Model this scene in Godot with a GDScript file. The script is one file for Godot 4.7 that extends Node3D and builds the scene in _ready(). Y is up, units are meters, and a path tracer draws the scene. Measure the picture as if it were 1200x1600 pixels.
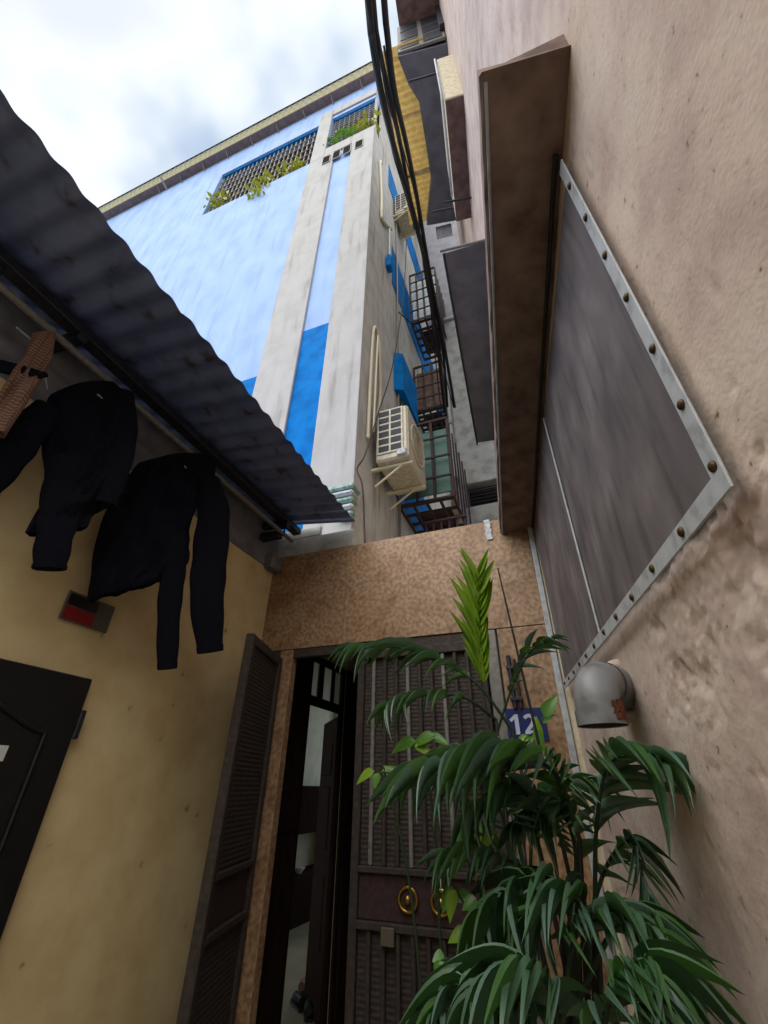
extends Node3D
# A narrow alley looking up: left house with tin eave and washing, clad gate wall, blue building behind, right house wall.

const PHI := 0.12217            # the right wall runs 7 degrees off the alley's axis
const WALL_AT := Vector3(0.05, 0.0, -2.4)
var names := {}
var M := {}
var meshes := {}
var rng := RandomNumberGenerator.new()
var env: Environment

# ---------------------------------------------------------------- helpers
func numbered(called: String) -> String:
	names[called] = names.get(called, -1) + 1
	return called if names[called] == 0 else "%s_%03d" % [called, names[called]]

func tag(o, label: String, category: String, group := "") -> void:
	o.set_meta("label", label); o.set_meta("category", category)
	if group != "": o.set_meta("group", group)

func thing(called: String, label: String, category: String, at := Vector3.ZERO, turn := 0.0, group := "") -> Node3D:
	var o := Node3D.new()
	o.name = numbered(called)
	add_child(o)
	o.position = at; o.rotation.y = turn
	tag(o, label, category, group)
	return o

func structure(called: String, mesh: Mesh, mat: Material, at := Vector3.ZERO) -> MeshInstance3D:
	var o := MeshInstance3D.new()
	o.name = numbered(called); o.mesh = mesh; o.material_override = mat; o.position = at
	o.set_meta("kind", "structure")
	add_child(o)
	return o

func part(parent: Node3D, called: String, mesh: Mesh, mat: Material, at := Vector3.ZERO, basis_ := Basis()) -> MeshInstance3D:
	var o := MeshInstance3D.new()
	o.name = called; o.mesh = mesh; o.material_override = mat
	o.transform = Transform3D(basis_, at)
	parent.add_child(o, true)
	return o

func box(size: Vector3, bevel := 0.0) -> Mesh:
	var key := "b%.4f_%.4f_%.4f_%.4f" % [size.x, size.y, size.z, bevel]
	if meshes.has(key): return meshes[key]
	if bevel <= 0.0:
		var bm := BoxMesh.new(); bm.size = size
		meshes[key] = bm
		return bm
	var st := SurfaceTool.new(); st.begin(Mesh.PRIMITIVE_TRIANGLES); st.set_smooth_group(-1)
	var h := size / 2.0
	var b := minf(bevel, minf(h.x, minf(h.y, h.z)) * 0.9)
	for ax in 3:
		for sg in [-1.0, 1.0]:
			var q := []
			for c in [[-1, -1], [1, -1], [1, 1], [-1, 1]]:
				var p := Vector3.ZERO
				p[ax] = h[ax] * sg
				p[(ax + 1) % 3] = (h[(ax + 1) % 3] - b) * c[0]
				p[(ax + 2) % 3] = (h[(ax + 2) % 3] - b) * c[1]
				q.append(p)
			face(st, q, Vector3.ZERO)
	for ax in 3:
		var a1 := (ax + 1) % 3
		var a2 := (ax + 2) % 3
		for s1 in [-1.0, 1.0]:
			for s2 in [-1.0, 1.0]:
				var q := []
				for k in [[-1, 0], [1, 0], [1, 1], [-1, 1]]:
					var p := Vector3.ZERO
					p[ax] = (h[ax] - b) * k[0]
					p[a1] = (h[a1] - (0.0 if k[1] == 0 else b)) * s1
					p[a2] = (h[a2] - (b if k[1] == 0 else 0.0)) * s2
					q.append(p)
				face(st, q, Vector3.ZERO)
	for sx in [-1.0, 1.0]:
		for sy in [-1.0, 1.0]:
			for sz in [-1.0, 1.0]:
				face(st, [Vector3(h.x * sx, (h.y - b) * sy, (h.z - b) * sz), Vector3((h.x - b) * sx, h.y * sy, (h.z - b) * sz), Vector3((h.x - b) * sx, (h.y - b) * sy, h.z * sz)], Vector3.ZERO)
	st.generate_normals()
	meshes[key] = st.commit()
	return meshes[key]

func face(st: SurfaceTool, q: Array, inside: Vector3) -> void:
	# a convex polygon wound so that its front looks away from the point inside
	var n: Vector3 = (q[1] - q[0]).cross(q[2] - q[0])
	var mid := Vector3.ZERO
	for p in q: mid += p / q.size()
	var flip: bool = n.dot(mid - inside) > 0.0
	for i in range(1, q.size() - 1):
		st.add_vertex(q[0]); st.add_vertex(q[i + 1] if flip else q[i]); st.add_vertex(q[i] if flip else q[i + 1])

func between(lo: Vector3, hi: Vector3, parent: Node3D, called: String, mat: Material, bevel := 0.0) -> MeshInstance3D:
	return part(parent, called, box((hi - lo).abs(), bevel), mat, (lo + hi) / 2.0)

func prism(outline: Array, y0: float, y1: float) -> Mesh:
	# a vertical prism over a convex outline of Vector2(x, z)
	var st := SurfaceTool.new(); st.begin(Mesh.PRIMITIVE_TRIANGLES); st.set_smooth_group(-1)
	var c := Vector3.ZERO
	for p in outline: c += Vector3(p.x, (y0 + y1) / 2, p.y) / outline.size()
	var top := []; var bot := []
	for p in outline:
		top.append(Vector3(p.x, y1, p.y)); bot.append(Vector3(p.x, y0, p.y))
	face(st, top, c); face(st, bot, c)
	for i in outline.size():
		var j: int = (i + 1) % outline.size()
		face(st, [bot[i], bot[j], top[j], top[i]], c)
	st.generate_normals()
	return st.commit()

func smooth_path(points: Array, steps: int) -> Array:
	var out := []
	for i in points.size() - 1:
		var p0: Vector3 = points[maxi(i - 1, 0)]
		var p1: Vector3 = points[i]
		var p2: Vector3 = points[i + 1]
		var p3: Vector3 = points[mini(i + 2, points.size() - 1)]
		for k in steps:
			out.append(p1.cubic_interpolate(p2, p0, p3, float(k) / steps))
	out.append(points[-1])
	return out

func tube(path: Array, radius, sides := 8, flat := 1.0, ref := Vector3.UP, caps := true) -> ArrayMesh:
	# a round (or flattened) tube along a path; radius is a number or an array, one for each point
	var verts := PackedVector3Array(); var nor := PackedVector3Array(); var idx := PackedInt32Array()
	var n := path.size()
	var side := Vector3.ZERO
	for i in n:
		var t: Vector3 = (path[mini(i + 1, n - 1)] - path[maxi(i - 1, 0)]).normalized()
		if i == 0:
			side = t.cross(ref)
			if side.length() < 0.1: side = t.cross(Vector3.RIGHT)
		side = (side - t * side.dot(t)).normalized()
		var up := side.cross(t)
		var r: float = radius[i] if radius is Array else radius
		for k in sides:
			var a := TAU * k / sides
			verts.append(path[i] + side * cos(a) * r + up * sin(a) * r * flat)
			nor.append((side * cos(a) * flat + up * sin(a)).normalized())
	for i in n - 1:
		for k in sides:
			var a := i * sides + k
			var b := i * sides + (k + 1) % sides
			idx.append_array([a, b, a + sides, b, b + sides, a + sides])
	if caps:
		for e in [0, n - 1]:
			var c := verts.size()
			var t2: Vector3 = (path[1] - path[0] if e == 0 else path[n - 1] - path[n - 2]).normalized()
			var s := -1.0 if e == 0 else 1.0
			verts.append(path[e]); nor.append(t2 * s)
			for k in sides:
				verts.append(verts[e * sides + k]); nor.append(t2 * s)
			for k in sides:
				if e == 0: idx.append_array([c, c + 1 + (k + 1) % sides, c + 1 + k])
				else: idx.append_array([c, c + 1 + k, c + 1 + (k + 1) % sides])
	var arr := []; arr.resize(Mesh.ARRAY_MAX)
	arr[Mesh.ARRAY_VERTEX] = verts; arr[Mesh.ARRAY_NORMAL] = nor; arr[Mesh.ARRAY_INDEX] = idx
	var m := ArrayMesh.new(); m.add_surface_from_arrays(Mesh.PRIMITIVE_TRIANGLES, arr)
	return m

func grid(f: Callable, us: Array, vs: Array) -> ArrayMesh:
	# a smooth sheet over a grid of parameters
	var verts := PackedVector3Array(); var idx := PackedInt32Array()
	var nu := us.size(); var nv := vs.size()
	for v in vs:
		for u in us: verts.append(f.call(u, v))
	for j in nv - 1:
		for i in nu - 1:
			var a := j * nu + i
			idx.append_array([a, a + 1, a + nu, a + 1, a + nu + 1, a + nu])
	var nor := PackedVector3Array(); nor.resize(verts.size())
	for i in range(0, idx.size(), 3):
		var n := (verts[idx[i + 2]] - verts[idx[i]]).cross(verts[idx[i + 1]] - verts[idx[i]])
		for k in 3: nor[idx[i + k]] += n
	for i in nor.size(): nor[i] = nor[i].normalized()
	var arr := []; arr.resize(Mesh.ARRAY_MAX)
	arr[Mesh.ARRAY_VERTEX] = verts; arr[Mesh.ARRAY_NORMAL] = nor; arr[Mesh.ARRAY_INDEX] = idx
	var m := ArrayMesh.new(); m.add_surface_from_arrays(Mesh.PRIMITIVE_TRIANGLES, arr)
	return m

func steps(a: float, b: float, n: int) -> Array:
	var out := []
	for i in n + 1: out.append(lerpf(a, b, float(i) / n))
	return out

func torus(r: float, t: float) -> Mesh:
	var m := TorusMesh.new(); m.inner_radius = r - t; m.outer_radius = r + t; m.rings = 28; m.ring_segments = 10
	return m

func ball(r: float, h := -1.0, hemi := false) -> Mesh:
	var m := SphereMesh.new(); m.radius = r; m.height = (2.0 * r if h < 0.0 else h); m.radial_segments = 14; m.rings = 7; m.is_hemisphere = hemi
	return m

# ---------------------------------------------------------------- materials
func noise_tex(seed_: int, freq: float, ramp: Array, octaves := 4, size := 512, kind := FastNoiseLite.TYPE_SIMPLEX_SMOOTH, stretch := 1.0) -> NoiseTexture2D:
	var n := FastNoiseLite.new()
	n.seed = seed_; n.frequency = freq; n.noise_type = kind; n.fractal_octaves = octaves
	n.fractal_type = FastNoiseLite.FRACTAL_FBM
	var t := NoiseTexture2D.new()
	t.width = size; t.height = int(size * stretch); t.seamless = true; t.seamless_blend_skirt = 0.2; t.noise = n
	if ramp.size():
		var g := Gradient.new()
		var off := PackedFloat32Array(); var col := PackedColorArray()
		for r in ramp:
			off.append(r[0]); col.append(Color(r[1], r[2], r[3]))
		g.offsets = off; g.colors = col
		t.color_ramp = g
	return t

func surf(called: String, ramp: Array, freq: float, scale_: float, rough: float, relief := 0.0, relief_freq := 0.03, metal := 0.0, seed_ := 1, octaves := 4, stretch := Vector3.ONE, softness := 0.55) -> StandardMaterial3D:
	var m := StandardMaterial3D.new()
	m.resource_name = called
	var mean := Vector3.ZERO
	for r in ramp: mean += Vector3(r[1], r[2], r[3]) / ramp.size()
	var soft := []
	for r in ramp:
		var c := mean.lerp(Vector3(r[1], r[2], r[3]), softness)
		soft.append([r[0], c.x, c.y, c.z])
	var px := 1024 if called == "tan_plaster" else 512
	m.albedo_texture = noise_tex(seed_, freq, soft, octaves, px)
	m.uv1_triplanar = true; m.uv1_world_triplanar = true
	m.uv1_scale = stretch * scale_; m.uv1_triplanar_sharpness = 6.0
	m.roughness = rough; m.metallic = metal
	if relief > 0.0:
		m.heightmap_enabled = true
		m.heightmap_texture = noise_tex(seed_ + 50, relief_freq, [], 5, px)
		m.heightmap_scale = relief
	M[called] = m
	return m

func plain(called: String, c: Color, rough := 0.6, metal := 0.0) -> StandardMaterial3D:
	var m := StandardMaterial3D.new()
	m.resource_name = called; m.albedo_color = c; m.roughness = rough; m.metallic = metal
	M[called] = m
	return m

func layer(m: StandardMaterial3D, seed_: int, freq: float, ramp: Array, times := 0.23, stretch := Vector3.ONE) -> void:
	# a second, coarser pattern of stains multiplied over the first
	m.detail_enabled = true
	m.detail_blend_mode = BaseMaterial3D.BLEND_MODE_MUL
	m.detail_albedo = noise_tex(seed_, freq, ramp, 5)
	m.detail_uv_layer = BaseMaterial3D.DETAIL_UV_2
	m.uv2_triplanar = true; m.uv2_world_triplanar = true
	m.uv2_scale = m.uv1_scale * times * stretch; m.uv2_triplanar_sharpness = 6.0

func make_materials() -> void:
	var m := surf("tan_plaster", [[0.15, .71, .62, .58], [0.40, .79, .71, .66], [0.55, .82, .75, .69], [0.85, .85, .80, .74]], 0.0045, 0.8, 0.92, 0.06, 0.11, 0.0, 3, 7, Vector3.ONE, 0.7)
	layer(m, 21, 0.045, [[0.10, .55, .48, .44], [0.17, .95, .94, .93], [0.5, 1, 1, 1], [0.8, 1, .99, .98]], 1.7)
	m = surf("yellow_paint", [[0.25, .81, .71, .50], [0.5, .86, .77, .56], [0.75, .89, .81, .61]], 0.01, 0.7, 0.75, 0.0, 0.04, 0.0, 5, 6, Vector3.ONE, 0.4)
	layer(m, 22, 0.02, [[0.05, .72, .66, .60], [0.12, .96, .95, .94], [0.35, .98, .97, .96], [0.6, 1, 1, 1]], 0.8)
	surf("grey_render", [[0.25, .36, .36, .37], [0.5, .46, .46, .47], [0.8, .54, .54, .54]], 0.014, 0.8, 0.9, 0.0, 0.05, 0.0, 6)
	surf("tin_roof", [[0.25, .40, .46, .64], [0.5, .47, .53, .72], [0.8, .54, .60, .77]], 0.012, 0.6, 0.55, 0.0, 0.03, 0.25, 7)
	layer(M.tin_roof, 46, 0.02, [[0.14, .70, .60, .52], [0.28, .93, .90, .88], [0.45, 1, 1, 1]], 1.0)
	surf("dark_steel", [[0.25, .16, .17, .20], [0.5, .21, .22, .25], [0.8, .27, .27, .29]], 0.02, 1.5, 0.5, 0.0, 0.05, 0.5, 8)
	surf("laminate", [[0.22, .42, .32, .23], [0.42, .57, .46, .34], [0.56, .64, .52, .39], [0.78, .75, .64, .50]], 0.04, 1.4, 0.5, 0.0, 0.03, 0.0, 9, 5, Vector3.ONE, 0.55)
	layer(M.laminate, 29, 0.03, [[0.25, .90, .86, .82], [0.5, 1, .98, .96], [0.75, 1, 1, 1]])
	surf("cream_trim", [[0.25, .70, .66, .54], [0.5, .82, .78, .66], [0.8, .87, .84, .74]], 0.02, 1.5, 0.7, 0.0, 0.05, 0.0, 10)
	surf("white_trim", [[0.2, .56, .57, .57], [0.4, .70, .72, .73], [0.8, .78, .80, .81]], 0.02, 1.6, 0.5, 0.0, 0.05, 0.0, 11)
	surf("sheet_metal", [[0.2, .28, .26, .27], [0.42, .38, .35, .355], [0.6, .43, .40, .40], [0.85, .55, .52, .52]], 0.010, 0.9, 0.7, 0.0, 0.04, 0.0, 12, 6, Vector3(1, 0.6, 1))
	layer(M.sheet_metal, 32, 0.03, [[0.14, .84, .82, .81], [0.32, .96, .955, .95], [0.5, 1, 1, 1], [0.8, 1.0, 1, 1]], 1.2, Vector3(1, 0.2, 1))
	surf("dirty_concrete", [[0.2, .34, .27, .25], [0.42, .48, .40, .36], [0.6, .54, .46, .42], [0.85, .63, .56, .51]], 0.015, 0.9, 0.95, 0.15, 0.05, 0.0, 13, 5)
	surf("pale_blue", [[0.2, .50, .62, .82], [0.4, .57, .69, .88], [0.6, .61, .73, .90], [0.85, .68, .78, .92]], 0.012, 0.3, 0.8, 0.0, 0.04, 0.0, 14, 6, Vector3(1, 0.6, 1), 0.35)
	layer(M.pale_blue, 34, 0.02, [[0.12, .90, .905, .92], [0.30, .975, .975, .985], [0.5, 1, 1, 1]], 1.6, Vector3(1, 0.14, 1))
	surf("strong_blue", [[0.2, .01, .36, .62], [0.5, .02, .44, .74], [0.8, .04, .50, .80]], 0.014, 0.5, 0.7, 0.0, 0.04, 0.0, 15)
	M.strong_blue.metallic_specular = 0.15
	surf("stone_grey", [[0.2, .62, .62, .61], [0.45, .69, .69, .68], [0.8, .74, .74, .74]], 0.012, 0.4, 0.85, 0.0, 0.05, 0.0, 16, 5, Vector3.ONE, 0.3)
	layer(M.stone_grey, 44, 0.02, [[0.12, .88, .87, .86], [0.32, .975, .975, .97], [0.5, 1, 1, 1]], 1.4, Vector3(1, 0.12, 1))
	surf("beige_render", [[0.2, .65, .65, .63], [0.45, .73, .73, .71], [0.8, .78, .78, .76]], 0.012, 0.4, 0.85, 0.0, 0.05, 0.0, 41)
	layer(M.beige_render, 45, 0.02, [[0.12, .82, .80, .77], [0.32, .96, .955, .95], [0.5, 1, 1, 1]], 1.4, Vector3(1, 0.12, 1))
	surf("pale_concrete", [[0.2, .52, .53, .52], [0.45, .66, .67, .66], [0.8, .76, .77, .76]], 0.014, 0.6, 0.9, 0.0, 0.05, 0.0, 17)
	surf("awning_grey", [[0.25, .36, .36, .38], [0.5, .43, .43, .45], [0.8, .48, .48, .50]], 0.015, 0.5, 0.6, 0.0, 0.05, 0.2, 18)
	surf("brown_paint", [[0.25, .36, .27, .24], [0.5, .47, .37, .32], [0.8, .55, .44, .39]], 0.02, 0.7, 0.8, 0.0, 0.05, 0.0, 19)
	surf("maroon_iron", [[0.25, .16, .11, .115], [0.5, .22, .14, .15], [0.8, .29, .20, .19]], 0.03, 1.8, 0.75, 0.0, 0.06, 0.0, 20)
	surf("gate_iron", [[0.25, .16, .135, .115], [0.5, .22, .185, .16], [0.8, .30, .255, .22]], 0.03, 1.8, 0.75, 0.0, 0.06, 0.0, 23)
	surf("bare_steel", [[0.25, .40, .39, .37], [0.5, .48, .47, .45], [0.8, .56, .54, .52]], 0.03, 1.8, 0.55, 0.0, 0.06, 0.2, 24)
	surf("black_door", [[0.3, .06, .06, .06], [0.7, .10, .10, .10]], 0.02, 1.5, 0.38, 0.0, 0.05, 0.0, 25)
	surf("dark_cloth", [[0.3, .05, .05, .075], [0.7, .085, .085, .115]], 0.03, 3.0, 0.95, 0.0, 0.3, 0.0, 26)
	M.dark_cloth.metallic_specular = 0.2
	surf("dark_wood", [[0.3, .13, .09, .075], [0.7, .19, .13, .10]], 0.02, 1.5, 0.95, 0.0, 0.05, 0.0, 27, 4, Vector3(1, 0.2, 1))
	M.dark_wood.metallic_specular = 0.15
	surf("hall_paint", [[0.3, .74, .68, .55], [0.7, .80, .74, .61]], 0.012, 0.7, 0.9, 0.0, 0.05, 0.0, 42)
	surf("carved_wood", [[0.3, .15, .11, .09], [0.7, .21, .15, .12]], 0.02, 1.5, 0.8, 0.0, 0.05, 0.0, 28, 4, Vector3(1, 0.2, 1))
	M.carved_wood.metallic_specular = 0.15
	surf("white_wall", [[0.3, .74, .77, .72], [0.7, .82, .84, .79]], 0.012, 0.6, 0.8, 0.0, 0.05, 0.0, 30)
	surf("floor_tile", [[0.3, .52, .52, .44], [0.7, .62, .61, .53]], 0.012, 0.6, 0.35, 0.0, 0.05, 0.0, 31)
	surf("ground_concrete", [[0.25, .44, .43, .41], [0.5, .52, .51, .48], [0.8, .58, .56, .53]], 0.012, 0.6, 0.9, 0.0, 0.05, 0.0, 33)
	surf("pipe_plastic", [[0.2, .36, .35, .33], [0.36, .48, .49, .49], [0.75, .56, .57, .58]], 0.012, 1.6, 0.45, 0.0, 0.05, 0.0, 35)
	surf("rust", [[0.25, .26, .13, .07], [0.5, .42, .23, .12], [0.8, .52, .33, .20]], 0.04, 2.0, 0.9, 0.0, 0.06, 0.0, 36)
	plain("pipe_shade", Color(.03, .03, .03), 0.9)  # near black, stands for the shade in the pipe mouth
	plain("cable_black", Color(.035, .035, .04), 0.55)
	plain("ivory_plastic", Color(.80, .77, .66), 0.5)
	surf("unit_casing", [[0.25, .64, .61, .52], [0.5, .76, .73, .64], [0.8, .80, .78, .70]], 0.02, 1.5, 0.5, 0.0, 0.05, 0.0, 37)
	plain("coil_dark", Color(.10, .13, .16), 0.6, 0.3)
	plain("brass", Color(.62, .50, .22), 0.3, 0.9)
	plain("bolt_brass", Color(.30, .24, .13), 0.5, 0.6)
	plain("sign_blue", Color(.06, .13, .38), 0.35)
	plain("sign_white", Color(.74, .78, .84), 0.5)
	plain("sign_red", Color(.55, .05, .08), 0.5)
	plain("sign_grey", Color(.36, .33, .27), 0.6)
	plain("paper_white", Color(.80, .80, .78), 0.8)
	plain("clear_pane", Color(.75, .85, .80, .18), 0.05)
	M.clear_pane.transparency = BaseMaterial3D.TRANSPARENCY_ALPHA
	plain("cage_white", Color(.78, .82, .83), 0.5)
	plain("shutter_green", Color(.28, .44, .40), 0.6)
	surf("yellow_sheet", [[0.25, .88, .80, .58], [0.5, .95, .90, .72], [0.8, .97, .94, .80]], 0.02, 1.2, 0.5, 0.0, 0.05, 0.0, 38)
	M.yellow_sheet.backlight_enabled = true; M.yellow_sheet.backlight = Color(1.0, .97, .84)
	plain("eave_sheet", Color(.86, .85, .74), 0.6)
	M.eave_sheet.backlight_enabled = true; M.eave_sheet.backlight = Color(.62, .61, .50)
	surf("soffit_brown", [[0.25, .40, .35, .36], [0.5, .46, .40, .41], [0.8, .52, .46, .46]], 0.02, 0.6, 0.8, 0.0, 0.05, 0.0, 39)
	surf("teal_tile", [[0.25, .30, .45, .40], [0.5, .48, .62, .56], [0.8, .74, .80, .76]], 0.02, 2.0, 0.4, 0.0, 0.05, 0.0, 40)
	leaf("leaf_palm", Color(.24, .36, .23), Color(.18, .31, .11))
	leaf("leaf_palm_b", Color(.29, .40, .30), Color(.17, .29, .13))
	leaf("leaf_palm_c", Color(.26, .39, .21), Color(.22, .36, .11))
	leaf("leaf_palm_d", Color(.33, .43, .36), Color(.17, .28, .15))
	leaf("leaf_young", Color(.47, .60, .17), Color(.40, .54, .10))
	leaf("leaf_fresh", Color(.33, .52, .19), Color(.27, .45, .09))
	leaf("leaf_yellow", Color(.56, .58, .18), Color(.44, .46, .09))
	plain("stem_green", Color(.12, .20, .09), 0.6)
	plain("cane_dark", Color(.08, .08, .055), 0.7)
	plain("terracotta", Color(.44, .24, .16), 0.9)
	plain("soil", Color(.10, .075, .05), 1.0)
	plain("leather_dark", Color(.07, .06, .06), 0.5)
	plain("sandal_tan", Color(.42, .30, .18), 0.7)
	# checked cloth: woven stripes, a flat print
	var im := Image.create(64, 64, false, Image.FORMAT_RGB8)
	for y in 64:
		for x in 64:
			var c := Color(.40, .28, .22)
			if y % 8 < 2: c = Color(.58, .47, .36)
			if x % 16 < 2: c = c.lerp(Color(.25, .17, .15), 0.6)
			im.set_pixel(x, y, c)
	var ck := plain("checked_cloth", Color.WHITE, 0.95)
	ck.albedo_texture = ImageTexture.create_from_image(im)
	ck.uv1_triplanar = true; ck.uv1_scale = Vector3.ONE * 9.0

func leaf(called: String, c: Color, through: Color) -> void:
	var m := plain(called, c, 0.33)
	m.backlight_enabled = true; m.backlight = through

const FRONDS := [
	["young", 15, 0.250, 0.034, 0.05, [Vector3(-0.255, 1.635, -1.780), Vector3(-0.269, 1.819, -1.780), Vector3(-0.272, 2.034, -1.760), Vector3(-0.247, 2.260, -1.740)]],
	["mid", 15, 0.200, 0.034, 0.55, [Vector3(-0.173, 1.676, -1.700), Vector3(-0.290, 1.841, -1.650), Vector3(-0.502, 1.950, -1.600), Vector3(-0.715, 1.963, -1.550)]],
	["mid", 10, 0.170, 0.036, 0.75, [Vector3(-0.223, 1.708, -1.700), Vector3(-0.324, 1.778, -1.620), Vector3(-0.479, 1.774, -1.550), Vector3(-0.558, 1.739, -1.520)]],
	["dark", 9, 0.150, 0.026, 0.35, [Vector3(-0.250, 1.672, -1.850), Vector3(-0.165, 1.833, -1.830), Vector3(-0.076, 1.952, -1.800), Vector3(0.011, 1.982, -1.760)]],
	["blue", 20, 0.260, 0.038, 0.70, [Vector3(-0.018, 1.405, -1.380), Vector3(-0.048, 1.542, -1.320), Vector3(-0.182, 1.586, -1.260), Vector3(-0.351, 1.539, -1.200)]],
	["blue", 16, 0.220, 0.038, 0.80, [Vector3(-0.016, 1.271, -1.300), Vector3(0.024, 1.438, -1.240), Vector3(0.079, 1.555, -1.180), Vector3(0.162, 1.553, -1.120)]],
	["dark", 16, 0.150, 0.026, 0.60, [Vector3(-0.093, 1.290, -1.420), Vector3(-0.166, 1.350, -1.360), Vector3(-0.245, 1.376, -1.300), Vector3(-0.306, 1.369, -1.270)]],
	["dark", 18, 0.180, 0.026, 0.70, [Vector3(-0.092, 1.223, -1.420), Vector3(-0.086, 1.414, -1.400), Vector3(-0.151, 1.501, -1.360), Vector3(-0.260, 1.446, -1.300)]],
	["dark", 18, 0.150, 0.030, 0.70, [Vector3(-0.104, 1.140, -1.220), Vector3(-0.053, 1.274, -1.170), Vector3(0.017, 1.321, -1.120), Vector3(0.079, 1.296, -1.070)]],
	["dark", 18, 0.160, 0.032, 0.60, [Vector3(-0.179, 1.099, -1.220), Vector3(-0.180, 1.196, -1.160), Vector3(-0.238, 1.217, -1.100), Vector3(-0.290, 1.182, -1.060)]],
	["dark", 16, 0.150, 0.030, 0.70, [Vector3(-0.048, 1.120, -1.120), Vector3(0.016, 1.248, -1.030), Vector3(0.051, 1.278, -0.990), Vector3(0.056, 1.238, -0.960)]],
	["dark", 18, 0.160, 0.032, 0.60, [Vector3(-0.130, 1.095, -1.120), Vector3(-0.098, 1.207, -1.060), Vector3(-0.135, 1.253, -1.020), Vector3(-0.210, 1.223, -0.980)]],
	["dark", 14, 0.130, 0.018, 0.80, [Vector3(-0.066, 1.188, -1.400), Vector3(0.024, 1.350, -1.360), Vector3(0.087, 1.409, -1.300), Vector3(0.092, 1.336, -1.250)]],
	["dark", 16, 0.170, 0.026, 0.80, [Vector3(-0.096, 1.181, -1.520), Vector3(-0.036, 1.359, -1.480), Vector3(-0.060, 1.463, -1.450), Vector3(-0.151, 1.425, -1.400)]],
	["mid", 16, 0.170, 0.026, 0.60, [Vector3(-0.180, 1.216, -1.620), Vector3(-0.144, 1.400, -1.600), Vector3(-0.065, 1.510, -1.580), Vector3(0.032, 1.518, -1.540)]],
	["dark", 16, 0.130, 0.026, 0.80, [Vector3(-0.071, 1.165, -1.260), Vector3(0.017, 1.282, -1.200), Vector3(0.073, 1.313, -1.140), Vector3(0.096, 1.261, -1.100)]],
	["dark", 16, 0.150, 0.030, 0.60, [Vector3(-0.075, 1.124, -1.160), Vector3(-0.123, 1.183, -1.100), Vector3(-0.177, 1.189, -1.040), Vector3(-0.236, 1.154, -1.000)]],
	["dark", 16, 0.140, 0.030, 0.60, [Vector3(-0.025, 1.134, -1.050), Vector3(-0.024, 1.218, -1.000), Vector3(0.022, 1.267, -0.980), Vector3(0.047, 1.240, -0.950)]],
	["dark", 18, 0.200, 0.030, 0.70, [Vector3(-0.070, 1.198, -1.350), Vector3(-0.072, 1.308, -1.300), Vector3(-0.132, 1.331, -1.260), Vector3(-0.224, 1.283, -1.200)]],
	["dark", 18, 0.190, 0.028, 0.80, [Vector3(-0.039, 1.124, -1.300), Vector3(-0.018, 1.269, -1.260), Vector3(-0.067, 1.320, -1.220), Vector3(-0.147, 1.273, -1.180)]],
	["dark", 14, 0.160, 0.024, 0.60, [Vector3(-0.237, 1.240, -1.700), Vector3(-0.227, 1.410, -1.660), Vector3(-0.279, 1.542, -1.600), Vector3(-0.390, 1.558, -1.550)]],
	["blue", 12, 0.160, 0.030, 0.60, [Vector3(-0.033, 1.370, -1.500), Vector3(-0.038, 1.495, -1.460), Vector3(-0.083, 1.589, -1.400), Vector3(-0.180, 1.580, -1.350)]],
]
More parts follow.
